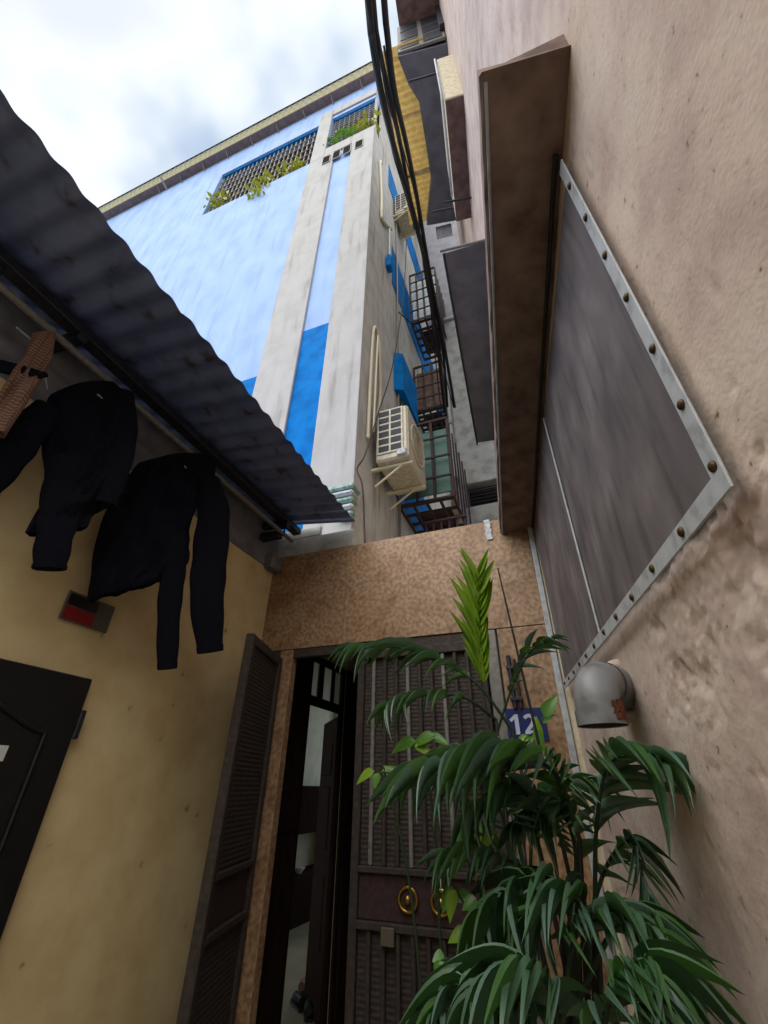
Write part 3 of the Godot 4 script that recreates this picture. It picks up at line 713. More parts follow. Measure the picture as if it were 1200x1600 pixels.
	var ev := part(t, "eave_sheet", eave(), M.eave_sheet)
	part(ev, "eave_cap", box(Vector3(11.1, 0.02, 0.05)), M.dark_steel, Vector3(-6.75, 15.475, -2.475))
	for i in 9:
		part(t, "eave_bracket", tube([Vector3(-1.7 - 0.75 * i, 15.3, -2.60), Vector3(-1.7 - 0.75 * i, 15.22, -2.66), Vector3(-1.68 - 0.75 * i, 15.12, -2.745)], 0.012, 5), M.bare_steel)
	part(t, "eave_brace", tube([Vector3(-7.5, 15.36, -2.48), Vector3(-7.5, 15.25, -2.76)], 0.03, 5), M.stone_grey)
	# glazed moulding at the foot of the corner
	var mo := part(t, "corner_moulding", box(Vector3(0.26, 0.05, 0.16), 0.015), M.teal_tile, Vector3(-1.40, 3.62, -2.68))
	for k in 4:
		part(mo, "moulding_course", box(Vector3(0.25 - 0.035 * k, 0.055, 0.15 - 0.02 * k), 0.02), M.teal_tile if k % 2 else M.white_trim, Vector3(0.015 * k, -0.06 - 0.062 * k, 0))
	# window cages on the side wall
	cage(t, Vector3(-1.24, 8.45, -5.35), Vector3(-0.74, 9.95, -4.5), 4, 5, M.gate_iron, M.maroon_iron, M.cage_white)
	cage(t, Vector3(-1.30, 4.2, -5.0), Vector3(-0.68, 5.38, -3.9), 3, 4, M.maroon_iron, M.maroon_iron, M.shutter_green)
	cage(t, Vector3(-1.30, 6.5, -5.3), Vector3(-0.86, 7.55, -4.75), 3, 4, M.gate_iron, M.gate_iron, M.brown_paint)
	var sh := part(t, "shutter", box(Vector3(0.03, 1.3, 0.75), 0.004), M.shutter_green, Vector3(-1.29, 5.75, -4.35))
	for k in 5: part(sh, "shutter_slat", box(Vector3(0.03, 0.03, 0.72)), M.dark_steel, Vector3(0.012, -0.5 + 0.25 * k, 0), Basis(Vector3.BACK, 0.5))

func grille(t: Node3D, x0: float, x1: float, y0: float, y1: float, nv: int, nh: int, m: Material) -> void:
	var c := Vector3((x0 + x1) / 2, (y0 + y1) / 2, -2.82)
	var g := part(t, "window_grille", box(Vector3(x1 - x0, 0.03, 0.03)), m, Vector3(c.x, y0 + 0.02, c.z))
	for i in nv: part(g, "bar", box(Vector3(0.022, y1 - y0, 0.022)), m, Vector3(lerpf(x0 + 0.04, x1 - 0.04, i / (nv - 1.0)), c.y, c.z + 0.003) - g.position)
	for i in nh: part(g, "cross_bar", box(Vector3(x1 - x0, 0.016, 0.012)), m, Vector3(c.x, lerpf(y0 + 0.12, y1 - 0.05, i / (nh - 1.0)), c.z + 0.021) - g.position)

func cage(t: Node3D, lo: Vector3, hi: Vector3, nx: int, ny: int, near: Material, under: Material, board: Material) -> void:
	var c := (lo + hi) / 2.0
	var g := part(t, "window_cage", box(Vector3(hi.x - lo.x, 0.03, 0.03)), near, Vector3(c.x, hi.y, hi.z))
	for i in nx + 1: part(g, "bar", box(Vector3(0.03, hi.y - lo.y, 0.022)), near, Vector3(lerpf(lo.x, hi.x, float(i) / nx), c.y, hi.z) - g.position)
	for i in ny: part(g, "cross_bar", box(Vector3(hi.x - lo.x, 0.022, 0.018)), near, Vector3(c.x, lerpf(lo.y, hi.y, float(i) / ny), hi.z + 0.018) - g.position)
	for i in 6: part(g, "bar", box(Vector3(0.02, hi.y - lo.y, 0.02)), under, Vector3(hi.x, c.y, lerpf(lo.z, hi.z - 0.1, i / 5.0)) - g.position)
	for i in 5: part(g, "floor_bar", box(Vector3(0.03, 0.025, hi.z - lo.z)), under, Vector3(lerpf(lo.x, hi.x, i / 4.0), lo.y, c.z) - g.position)
	for i in 6: part(g, "floor_bar", box(Vector3(hi.x - lo.x, 0.02, 0.05)), under, Vector3(c.x, lo.y + 0.025, lerpf(lo.z, hi.z - 0.05, i / 5.0)) - g.position)
	part(g, "floor_plate", box(Vector3((hi.x - lo.x) * 0.7, 0.012, (hi.z - lo.z) * 0.6)), under, Vector3(c.x, lo.y + 0.045, c.z - 0.1) - g.position)
	part(g, "back_board", box(Vector3((hi.x - lo.x) * 0.9, (hi.y - lo.y) * 0.8, 0.02)), board, Vector3(c.x, c.y, hi.z - 0.06) - g.position)

func eave() -> ArrayMesh:
	var f := func(u: float, v: float) -> Vector3:
		return Vector3(v, 15.42 + 0.035 * sin(TAU * v / 0.16) + 0.05 * u, lerpf(-2.47, -3.2, u))
	return grid(f, [0.0, 0.2, 1.0], steps(-12.3, -1.22, 11 * 64))

# ---------------------------------------------------------------- hall behind the gate and the lit room
func hall_and_room() -> void:
	structure("hall_floor", box(Vector3(2.3, 0.12, 4.7)), M.floor_tile, Vector3(-0.6, 0.06, -4.79))
	structure("hall_ceiling", box(Vector3(2.0, 0.06, 4.7)), M.hall_paint, Vector3(-0.75, 2.83, -4.86))
	var w := structure("hall_wall", box(Vector3(0.03, 2.7, 0.50)), M.hall_paint, Vector3(-1.765, 1.45, -2.775))
	part(w, "wall_piece", box(Vector3(0.03, 2.7, 3.55)), M.hall_paint, Vector3(0, 0, -2.665))
	part(w, "wall_piece", box(Vector3(0.03, 0.40, 0.63)), M.hall_paint, Vector3(0, 1.15, -0.567))
	structure("hall_end_wall", box(Vector3(2.0, 2.7, 0.06)), M.hall_paint, Vector3(-0.75, 1.45, -4.4))
	# door frame with a three-pane transom
	var fr := thing("inner_doorway", "dark wooden doorway with small transom panes beyond the open gate", "doorway")
	part(fr, "frame", box(Vector3(0.034, 2.28, 0.05), 0.004), M.dark_wood, Vector3(-1.765, 1.26, -3.052))
	part(fr, "frame", box(Vector3(0.034, 2.28, 0.05), 0.004), M.dark_wood, Vector3(-1.765, 1.26, -3.632))
	for q in [[-2.855, 0.34], [-3.80, 0.28]]:  # added dark boards; the shade beside the doorway is in their colour
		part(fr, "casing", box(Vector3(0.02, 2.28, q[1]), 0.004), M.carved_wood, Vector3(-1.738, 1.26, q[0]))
		for y in [0.62, 1.7]: part(fr, "shade_board_panel", box(Vector3(0.014, 0.86, q[1] - 0.12), 0.005), M.carved_wood, Vector3(-1.726, y, q[0]))
	part(fr, "transom_bar", box(Vector3(0.034, 0.065, 0.53), 0.004), M.dark_wood, Vector3(-1.765, 2.065, -3.342))
	part(fr, "transom_bar", box(Vector3(0.034, 0.05, 0.53), 0.004), M.dark_wood, Vector3(-1.765, 2.375, -3.342))
	part(fr, "mullion", box(Vector3(0.026, 0.25, 0.07), 0.004), M.dark_wood, Vector3(-1.765, 2.224, -3.235))
	part(fr, "mullion", box(Vector3(0.026, 0.25, 0.035), 0.004), M.dark_wood, Vector3(-1.765, 2.224, -3.45))
	for z in [-3.135, -3.355, -3.535]:
		part(fr, "pane", box(Vector3(0.005, 0.25, 0.12)), M.clear_pane, Vector3(-1.765, 2.224, z))
	# door leaf, opened into the room
	var dr := thing("inner_door", "carved dark wooden door standing open behind the gate", "door", Vector3(-1.80, 0.19, -3.70), 0.0)
	dr.rotation.y = atan2(0.47, -0.377)
	part(dr, "leaf", box(Vector3(0.6, 1.84, 0.04), 0.005), M.carved_wood, Vector3(0.3, 0.92, 0))
	for q in [[0.55, 0.42], [1.12, 0.42], [1.52, 0.24]]:
		part(dr, "raised_panel", box(Vector3(0.36, q[1], 0.058), 0.012), M.carved_wood, Vector3(0.3, q[0], 0))
	part(dr, "handle", tube([Vector3(0.54, 0.95, 0.02), Vector3(0.54, 0.95, 0.06), Vector3(0.46, 0.95, 0.065)], 0.009, 6), M.brass)
	# the pale room; unseen openings in back and side walls added to brighten it
	structure("room_floor", box(Vector3(1.75, 0.18, 4.3)), M.floor_tile, Vector3(-2.72, 0.09, -5.03))
	structure("room_ceiling", box(Vector3(1.95, 0.06, 4.4)), M.white_wall, Vector3(-2.73, 3.38, -5.05))
	var rw := structure("room_wall", box(Vector3(0.1, 3.25, 2.3)), M.white_wall, Vector3(-3.65, 1.725, -6.1))
	part(rw, "wall_piece", box(Vector3(0.1, 0.5, 2.1)), M.white_wall, Vector3(0, -1.375, 2.2))
	part(rw, "wall_piece", box(Vector3(0.1, 0.25, 2.1)), M.white_wall, Vector3(0, 1.5, 2.2))
	part(rw, "wall_piece", box(Vector3(1.75, 3.25, 0.1)), M.white_wall, Vector3(0.93, 0, 3.25))
	part(rw, "wall_piece", box(Vector3(0.20, 3.25, 0.1)), M.white_wall, Vector3(0.15, 0, -1.11))
	part(rw, "wall_piece", box(Vector3(0.10, 3.25, 0.1)), M.white_wall, Vector3(1.755, 0, -1.11))
	part(rw, "wall_piece", box(Vector3(1.455, 0.5, 0.1)), M.white_wall, Vector3(0.9775, -1.375, -1.11))
	part(rw, "wall_piece", box(Vector3(1.455, 0.2, 0.1)), M.white_wall, Vector3(0.9775, 1.525, -1.11))
	var cb := thing("cabinet", "dark wooden cabinet with an open shelf along the pale room wall", "cabinet", Vector3(-3.42, 0.18, -5.9))
	part(cb, "base", box(Vector3(0.34, 0.45, 1.9), 0.006), M.dark_wood, Vector3(0, 0.225, 0))
	part(cb, "top", box(Vector3(0.34, 0.50, 1.9), 0.006), M.dark_wood, Vector3(0, 1.1, 0))
	part(cb, "side", box(Vector3(0.34, 0.40, 0.03)), M.dark_wood, Vector3(0, 0.65, 0.93))
	part(cb, "side", box(Vector3(0.34, 0.40, 0.03)), M.dark_wood, Vector3(0, 0.65, -0.93))
	for q in [[0.25, 0.05, "smaller white bowl on the open cabinet shelf"], [-0.1, 0.07, "wider white bowl on the open cabinet shelf"]]:
		var bw := thing("bowl", q[2], "bowl", Vector3(-3.36, 0.631, -5.9 + q[0]), 0.0, "bowls on the cabinet shelf")
		part(bw, "body", tube([Vector3(0, 0, 0), Vector3(0, 0.01, 0), Vector3(0, 0.05, 0), Vector3(0, 0.06, 0)], [0.03, 0.035, q[1], q[1] + 0.005], 16), M.paper_white)
	# shoes by the inner door
	for q in [[-2.02, -3.92, 0.5, "leather_dark", "dark shoe lying closest to the open carved door"], [-2.16, -4.02, 0.8, "leather_dark", "dark shoe between the other dark shoe and tan sandal"], [-2.26, -4.28, 0.3, "sandal_tan", "tan sandal lying on the tiled floor inside the doorway"]]:
		var s := thing("shoe", q[4], "shoe", Vector3(q[0], 0.181, q[1]), q[2], "shoes inside the doorway" if q[3] == "leather_dark" else "")
		part(s, "sole", tube([Vector3(0, 0.012, -0.12), Vector3(0, 0.012, -0.06), Vector3(0, 0.012, 0.03), Vector3(0, 0.012, 0.11)], [0.025, 0.042, 0.034, 0.03], 10, 0.28), M.leather_dark)
		part(s, "upper", tube([Vector3(0, 0.028, -0.115), Vector3(0, 0.04, -0.05), Vector3(0, 0.055, 0.03), Vector3(0, 0.055, 0.1)], [0.015, 0.036, 0.032, 0.028], 10, 0.9), M[q[3]])

# ---------------------------------------------------------------- what stands behind the gate wall, above its top
func far_alley() -> void:
	var t := thing("end_house", "grey concrete house end closing the gap behind the gate wall", "house")
	between(Vector3(-0.80, 5.12, -5.25), Vector3(-0.2, 8.9, -5.0), t, "wall", M.pale_concrete, 0.01)
	between(Vector3(-0.80, 2.9, -5.25), Vector3(-0.2, 4.74, -5.0), t, "wall", M.pale_concrete, 0.01)
	between(Vector3(-0.80, 4.742, -5.25), Vector3(-0.68, 5.118, -5.01), t, "wall", M.pale_concrete)
	between(Vector3(-0.68, 4.742, -5.25), Vector3(-0.2, 5.118, -5.20), t, "louvre_back", M.dark_steel)
	for k in 6: part(t, "louvre_slat", box(Vector3(0.46, 0.05, 0.008)), M.dark_steel, Vector3(-0.44, 4.79 + 0.055 * k, -5.08), Basis(Vector3.RIGHT, -0.7))
	between(Vector3(-1.15, 8.985, -5.6), Vector3(0.3, 15.0, -5.3), t, "upper_wall", M.awning_grey)
	between(Vector3(-0.83, 8.9, -5.3), Vector3(-0.17, 8.98, -4.95), t, "coping", M.pale_concrete, 0.01)
	between(Vector3(-1.31, 2.9, -7.3), Vector3(-0.5, 12.0, -7.2), t, "rear_wall", M.dirty_concrete)
	var rl := thing("iron_railing", "dark iron railing above the gate wall beside the blue band", "railing")
	for i in 6: part(rl, "bar", box(Vector3(0.018, 0.95, 0.018)), M.maroon_iron, Vector3(-1.02 + 0.085 * i, 3.5, -3.95))
	for y in [3.1, 3.5, 3.95]: part(rl, "rail", box(Vector3(0.48, 0.025, 0.02)), M.maroon_iron, Vector3(-0.81, y, -3.93))
	part(rl, "post", box(Vector3(0.03, 1.1, 0.03), 0.004), M.dark_steel, Vector3(-0.56, 3.5, -3.95))
	between(Vector3(-1.05, 2.92, -4.1), Vector3(-0.55, 2.98, -3.85), rl, "foot_beam", M.dark_steel)

# ---------------------------------------------------------------- gate leaves
func gate_leaves() -> void:
	var g := thing("gate_leaf", "closed iron gate leaf with brass rings behind the palm", "gate", Vector3(-1.06, 0.0, -2.395))
	leaf_parts(g, 0.73, 2)
	var o := thing("gate_leaf", "narrow iron gate leaf swung open against the yellow wall", "gate", Vector3(-1.60, 0.0, -2.37))
	o.rotation.y = atan2(0.506, 0.143)  * -1.0
	leaf_parts(o, 0.525, 0)
	var l := thing("gate_lock", "small pale lock plate on the closed gate leaf", "lock", Vector3(-0.865, 0.975, -2.352))
	part(l, "plate", box(Vector3(0.06, 0.06, 0.012), 0.003), M.sign_grey)

func leaf_parts(g: Node3D, width: float, rings: int) -> void:
	var h := 2.185
	for x in [0.02, width - 0.02]:
		part(g, "stile", box(Vector3(0.04, h - 0.06, 0.045), 0.004), M.gate_iron, Vector3(x, 0.06 + (h - 0.06) / 2, 0))
	for q in [[0.08, 0.05], [1.0, 0.028], [1.19, 0.024], [2.16, 0.05]]:
		part(g, "rail", box(Vector3(width - 0.082, q[1], 0.055 if q[1] < 0.03 else 0.044), 0.003), M.gate_iron, Vector3(width / 2, q[0], 0.003))
	# ribbed backing sheets, upper and lower
	for q in [[1.205, 2.134], [0.107, 0.984]]:
		var f := func(u: float, v: float) -> Vector3: return Vector3(u, v, -0.006 + 0.0014 * sin(TAU * v / 0.02))
		part(g, "backing_sheet", grid(f, [0.04, width - 0.04], steps(q[0], q[1], int((q[1] - q[0]) / 0.0044))), M.gate_iron)
	var n := int(round((width - 0.08) / 0.068))
	for i in range(1, n):
		var x := lerpf(0.03, width - 0.03, float(i) / n)
		part(g, "bar", box(Vector3(0.02, 0.93, 0.018), 0.004), M.bare_steel if i % 3 == 1 else M.gate_iron, Vector3(x, 1.668, 0.012))
		part(g, "bar", box(Vector3(0.02, 0.878, 0.018), 0.004), M.gate_iron, Vector3(x, 0.545, 0.012))
	part(g, "band_plate", box(Vector3(width - 0.084, 0.16, 0.012), 0.002), M.maroon_iron, Vector3(width / 2, 1.096, 0.0))
	for i in rings:
		var r := part(g, "ring", torus(0.041, 0.008), M.brass, Vector3(0.28 + 0.148 * i, 1.096, 0.018), Basis(Vector3.RIGHT, PI / 2))
		part(r, "boss", ball(0.018, 0.03), M.brass, Vector3(0, 0.004, 0))
		part(r, "disc", tube([Vector3(0, -0.012, 0), Vector3(0, -0.006, 0)], 0.036, 20), M.maroon_iron)

# ---------------------------------------------------------------- small things
func small_things() -> void:
	# house number
	var p := thing("number_plate", "blue enamel number plate reading 12 behind palm leaves", "number plate", Vector3(-0.177, 1.768, -2.391))
	part(p, "plate", box(Vector3(0.19, 0.145, 0.006), 0.002), M.sign_blue)
	var tm := TextMesh.new()
	var fo := SystemFont.new(); fo.font_names = PackedStringArray(["Droid Sans"]); fo.font_weight = 700
	tm.text = "12"; tm.font = fo; tm.font_size = 32; tm.pixel_size = 0.0038; tm.depth = 0.002
	part(p, "digits", tm, M.sign_white, Vector3(-0.012, 0.0, 0.0042))
	# dark rods of a bolt above the plate
	var b := thing("gate_bolt", "dark iron gate bolt upright above the blue number plate", "bolt", Vector3(-0.2, 1.97, -2.375))
	part(b, "rod", tube([Vector3(-0.012, -0.13, 0), Vector3(-0.012, 0.12, 0)], 0.011, 8), M.dark_steel)
	part(b, "rod", tube([Vector3(0.016, -0.13, 0), Vector3(0.016, 0.10, 0)], 0.008, 8), M.maroon_iron)
	for y in [-0.09, 0.06]: part(b, "keeper", box(Vector3(0.06, 0.018, 0.03), 0.003), M.dark_steel, Vector3(0, y, -0.004))
	# torn tape on the cladding
	var t := thing("torn_tape", "crumpled pale tape stuck to the top of brown cladding", "tape", Vector3(-0.225, 2.86, -2.394))
	var n := FastNoiseLite.new(); n.seed = 40; n.frequency = 18.0
	var f := func(u: float, v: float) -> Vector3: return Vector3(u + 0.012 * n.get_noise_1d(v * 2.0), v, 0.004 + 0.007 * absf(n.get_noise_2d(u, v)))
	part(t, "strip", grid(f, steps(-0.018, 0.018, 8), steps(-0.07, 0.07, 24)), M.white_trim)
	# plate on the yellow wall
	var s := thing("wall_plate", "small plate printed red and black on the yellow wall", "plate", Vector3(-1.765, 2.108, -1.193), PI / 2.0)
	part(s, "board", box(Vector3(0.215, 0.115, 0.008), 0.002), M.sign_grey)
	part(s, "red_print", box(Vector3(0.13, 0.05, 0.002)), M.sign_red, Vector3(-0.035, -0.028, 0.005))
	part(s, "black_print", box(Vector3(0.13, 0.045, 0.002)), M.black_door, Vector3(-0.035, 0.025, 0.005))
	# elbow of a drain pipe
	var e := thing("drain_elbow", "grey plastic drain elbow sticking out of the plastered wall", "pipe", WALL_AT, PHI)
	var away := Vector3(0.15, 0, -0.22).normalized()
	var bend := Vector3(-0.108, 1.70, 1.15)
	var path := [bend + away * 0.26 + Vector3(0, 0.035, 0), bend + away * 0.06 + Vector3(0, 0.035, 0)]
	for k in 9:
		var a := (k + 1) * PI / 20.0
		path.append(bend + away * 0.06 * (1.0 - sin(a)) + Vector3(0, 0.035 - 0.06 * (1.0 - cos(a)), 0))
	path.append(Vector3(-0.108, 1.634, 1.15))
	var r0 := []
	for i in path.size(): r0.append(0.052)
	part(e, "elbow", tube(path, r0, 28, 1.0, Vector3.BACK, false), M.pipe_plastic)
	part(e, "collar", tube([Vector3(-0.108, 1.668, 1.15), Vector3(-0.108, 1.662, 1.15), Vector3(-0.108, 1.64, 1.15), Vector3(-0.108, 1.631, 1.15)], [0.0524, 0.0556, 0.056, 0.056], 28, 1.0, Vector3.BACK, false), M.pipe_plastic)
	part(e, "collar", tube([bend + away * 0.12 + Vector3(0, 0.035, 0), bend + away * 0.07 + Vector3(0, 0.035, 0)], 0.0545, 28, 1.0, Vector3.UP, false), M.pipe_plastic)
	part(e, "shade_plug", tube([Vector3(-0.108, 1.655, 1.15), Vector3(-0.108, 1.633, 1.15)], 0.049, 24, 1.0, Vector3.BACK, true), M.pipe_shade)  # closed black plug; colour gives the mouth its shade
	var nz := FastNoiseLite.new(); nz.seed = 77; nz.frequency = 7.0
	var crust := func(u: float, v: float) -> Vector3:
		var a := lerpf(-0.1, 1.15, u) + 0.25 * nz.get_noise_2d(v * 2.0, u)
		var r := 0.0562 + 0.003 * absf(nz.get_noise_2d(u * 4.0, v * 4.0))
		return Vector3(-0.108 + r * cos(a), lerpf(1.638, 1.68 + 0.012 * nz.get_noise_1d(u * 3.0), v), 1.15 + r * sin(a))
	part(e, "rust_crust", grid(crust, steps(0, 1, 20), steps(0, 1, 12)), M.rust)
	part(e, "mortar_ring", torus(0.066, 0.016), M.tan_plaster, bend + away * 0.185 + Vector3(0, 0.035, 0), Basis(Quaternion(Vector3.UP, away)))
	# a stake among the leaves
	var k := thing("plant_stake", "thin dark stake standing up through the palm leaves", "stake", Vector3(-0.02, 0.3, -1.75))
	part(k, "stick", tube([Vector3(0.0, 0, 0), Vector3(-0.05, 1.0, 0.0), Vector3(-0.127, 2.005, -0.01)], [0.009, 0.0065, 0.003], 7), M.cane_dark)
	air_unit("air_conditioner", "cream outdoor air conditioner hung on the blue building's side wall", Vector3(-1.08, 4.15, -3.32), Vector3(0.34, 0.68, 0.62))
	air_unit("air_conditioner", "small white outdoor unit high on the side wall beside cables", Vector3(-1.13, 10.9, -4.0), Vector3(0.30, 0.75, 0.5))

func air_unit(called: String, label: String, at: Vector3, size: Vector3) -> void:
	var a := thing(called, label, "air conditioner", at)
	part(a, "casing", box(size, 0.02), M.unit_casing, Vector3(0, size.y / 2, 0))
	var g := part(a, "coil_grille", box(Vector3(size.x * 0.80, size.y * 0.86, 0.012), 0.003), M.unit_casing, Vector3(-0.015, size.y * 0.54, size.z / 2 + 0.006))
	for ix in 2:
		for iy in 6:
			part(g, "coil_slot", box(Vector3(size.x * 0.31, size.y * 0.10, 0.012)), M.coil_dark, Vector3((ix - 0.5) * size.x * 0.37, (iy - 2.5) * size.y * 0.138, 0.004))
	var fr := part(a, "fan_guard", torus(size.y * 0.33, 0.012), M.unit_casing, Vector3(size.x / 2 + 0.006, size.y * 0.52, 0), Basis(Vector3.BACK, PI / 2))
	for k in 3: part(fr, "guard_ring", torus(size.y * (0.08 + 0.08 * k), 0.005), M.unit_casing)

	part(a, "valve_cover", box(Vector3(0.09, 0.07, 0.03), 0.006), M.white_trim, Vector3(size.x * 0.3, 0.05, size.z / 2 + 0.012))
	for z in [-0.2, 0.22]:
		part(a, "bracket", box(Vector3(size.x + 0.1, 0.03, 0.035), 0.003), M.ivory_plastic, Vector3(-0.04, -0.02, z))
		part(a, "bracket", tube([Vector3(size.x / 2 - 0.1, -0.03, z), Vector3(-0.20, -0.22, z)], 0.012, 6), M.ivory_plastic)

# ---------------------------------------------------------------- cables and pipes
func cables_and_pipes() -> void:
	var a := [Vector3(-0.263, 5.776, -0.400), Vector3(-0.320, 5.720, -0.660), Vector3(-0.379, 6.021, -1.020), Vector3(-0.440, 6.516, -1.500), Vector3(-0.500, 6.871, -2.100), Vector3(-0.563, 6.968, -2.900), Vector3(-0.650, 6.776, -3.900), Vector3(-0.763, 6.330, -4.700)]
	var kinds := [[Vector3(-0.045, 0.0, 0.0), 0.026, "thick black cable, outermost strand of the overhead bundle"], [Vector3(0.045, 0.03, 0.0), 0.022, "thick black cable nearest the yellow awning in overhead bundle"], [Vector3(-0.015, 0.05, 0.0), 0.020, "black cable in the middle of the overhead bundle"], [Vector3(-0.06, -0.04, 0.0), 0.008, "thin black wire hugging the underside of the overhead cable bundle"], [Vector3(0.0, -0.07, 0.0), 0.007, "thin black wire sagging lowest below the overhead cable bundle"]]
	for i in kinds.size():
		var k = kinds[i]
		var pts := []
		for j in a.size():
			var wob := Vector3(sin(j * 1.7 + i * 2.0), cos(j * 1.3 + i), 0) * 0.03 * float(j) / a.size() * (3.0 if i > 2 else 1.2)
			pts.append(a[j] + k[0] * (1.0 + 0.25 * sin(j * 0.9 + i)) + wob)
		pts.push_front(pts[0] + (pts[0] - pts[1]) * 6.0 + Vector3(0, 0.6, 0))
		var c := thing("overhead_cable", k[2], "cable", Vector3.ZERO, 0.0, "overhead cable bundle" if i > 2 else "")
		part(c, "cable", tube(smooth_path(pts, 6), k[1], 7), M.cable_black)
	var w := thing("loose_wire", "thin wire running down past the cream air conditioner", "wire")
	part(w, "wire", tube(smooth_path([Vector3(-1.25, 13.0, -4.6), Vector3(-1.22, 9.05, -4.08), Vector3(-1.22, 6.28, -3.5), Vector3(-1.22, 4.73, -2.97), Vector3(-1.24, 4.03, -2.74), Vector3(-1.29, 3.85, -2.70), Vector3(-1.23, 3.64, -2.70), Vector3(-1.19, 3.1, -2.70)], 8), 0.008, 6), M.maroon_iron)
	var p := thing("coolant_pipe", "cream looped coolant pipe above the larger air conditioner", "pipe")
	part(p, "pipe", tube(smooth_path([Vector3(-1.295, 4.4, -2.92), Vector3(-1.295, 5.3, -2.93), Vector3(-1.295, 6.1, -2.96), Vector3(-1.295, 6.32, -3.03), Vector3(-1.295, 6.2, -3.14), Vector3(-1.295, 5.8, -3.2), Vector3(-1.295, 5.3, -3.22), Vector3(-1.27, 4.85, -3.1)], 6), 0.02, 8), M.ivory_plastic)
	part(p, "pipe", tube(smooth_path([Vector3(-1.25, 6.1, -3.0), Vector3(-1.25, 5.2, -2.97), Vector3(-1.25, 4.5, -2.95)], 6), 0.012, 8), M.ivory_plastic)
	var q := thing("coolant_pipe", "cream bent pipe beside the small white outdoor unit", "pipe")
	part(q, "pipe", tube(smooth_path([Vector3(-1.295, 11.4, -3.06), Vector3(-1.295, 11.2, -3.0), Vector3(-1.295, 10.2, -3.1), Vector3(-1.295, 9.5, -3.12), Vector3(-1.295, 9.45, -3.2), Vector3(-1.295, 10.0, -3.6)], 6), 0.028, 8), M.ivory_plastic)
	var d := thing("white_downpipe", "white downpipe between the barred cage and the grey end house", "pipe")
	part(d, "pipe", tube([Vector3(-0.80, 8.6, -4.9), Vector3(-0.80, 5.2, -4.9)], 0.03, 10), M.white_trim)
	for y in [8.0, 6.2]: part(d, "clamp", tube([Vector3(-0.80, y, -4.9), Vector3(-0.80, y + 0.04, -4.9)], 0.037, 10), M.bare_steel)
	var q2 := thing("conduit", "thin grey conduit running up the side wall beside cages", "pipe")
	part(q2, "pipe", tube([Vector3(-1.29, 3.2, -3.85), Vector3(-1.29, 12.0, -3.9)], 0.016, 8), M.bare_steel)
	part(q2, "branch", tube([Vector3(-1.28, 7.9, -3.88), Vector3(-1.1, 7.95, -4.3), Vector3(-0.9, 7.7, -4.7)], 0.01, 6), M.cable_black)
	var u := thing("meter_box", "blue plastic box on the side wall beside hanging wires", "box", Vector3(-1.27, 8.55, -3.45))
	part(u, "body", box(Vector3(0.08, 0.32, 0.14), 0.015), M.strong_blue)
	part(u, "conduit", tube([Vector3(0, 0.16, 0), Vector3(0, 1.1, 0.01)], 0.018, 8), M.white_trim)

# ---------------------------------------------------------------- washing
func washing() -> void:
	var r := thing("clothes_rail", "grey steel clothes rail under the tin eave", "rail")
	part(r, "tube", tube([Vector3(-1.60, 3.0, -2.33), Vector3(-1.60, 3.0, 3.0)], 0.015, 10), M.bare_steel)
	for z in [-2.2, -0.3, 1.6]:
		part(r, "hanger_loop", tube([Vector3(-1.60, 2.98, z), Vector3(-1.585, 3.0, z), Vector3(-1.59, 3.08, z)], 0.006, 6), M.dark_steel)
	part(r, "bracket", box(Vector3(0.16, 0.05, 0.06), 0.006), M.dark_steel, Vector3(-1.69, 2.99, -2.2))
	garment(GARMENT_B, "black long sleeved shirt hanging above the red printed plate", M.dark_cloth, M.dark_cloth, 1)
	garment(GARMENT_A, "black jacket hanging open between the other two garments", M.dark_cloth, M.dark_cloth, 2)
	garment(GARMENT_C, "brown checked shirt hanging with a dark sleeve tied across", M.checked_cloth, M.dark_cloth, 3)
	for hq in [[-1.33, "wire clothes hanger inside the black long sleeved shirt"], [-0.84, "wire clothes hanger inside the open black jacket"], [-0.52, "wire clothes hanger inside the brown checked shirt"]]:
		var z: float = hq[0]
		var h := thing("clothes_hanger", hq[1], "hanger", Vector3(-1.60, 3.0, z), -0.95, "wire hangers on the rail")
		part(h, "hook", tube([Vector3(0.0, -0.10, 0), Vector3(0.0, -0.03, 0), Vector3(0.02, 0.01, 0), Vector3(0.0, 0.022, 0), Vector3(-0.02, 0.008, 0)], 0.003, 6), M.white_trim)
		part(h, "arms", tube([Vector3(-0.14, -0.17, 0), Vector3(0.0, -0.10, 0), Vector3(0.14, -0.17, 0)], 0.003, 6), M.white_trim)

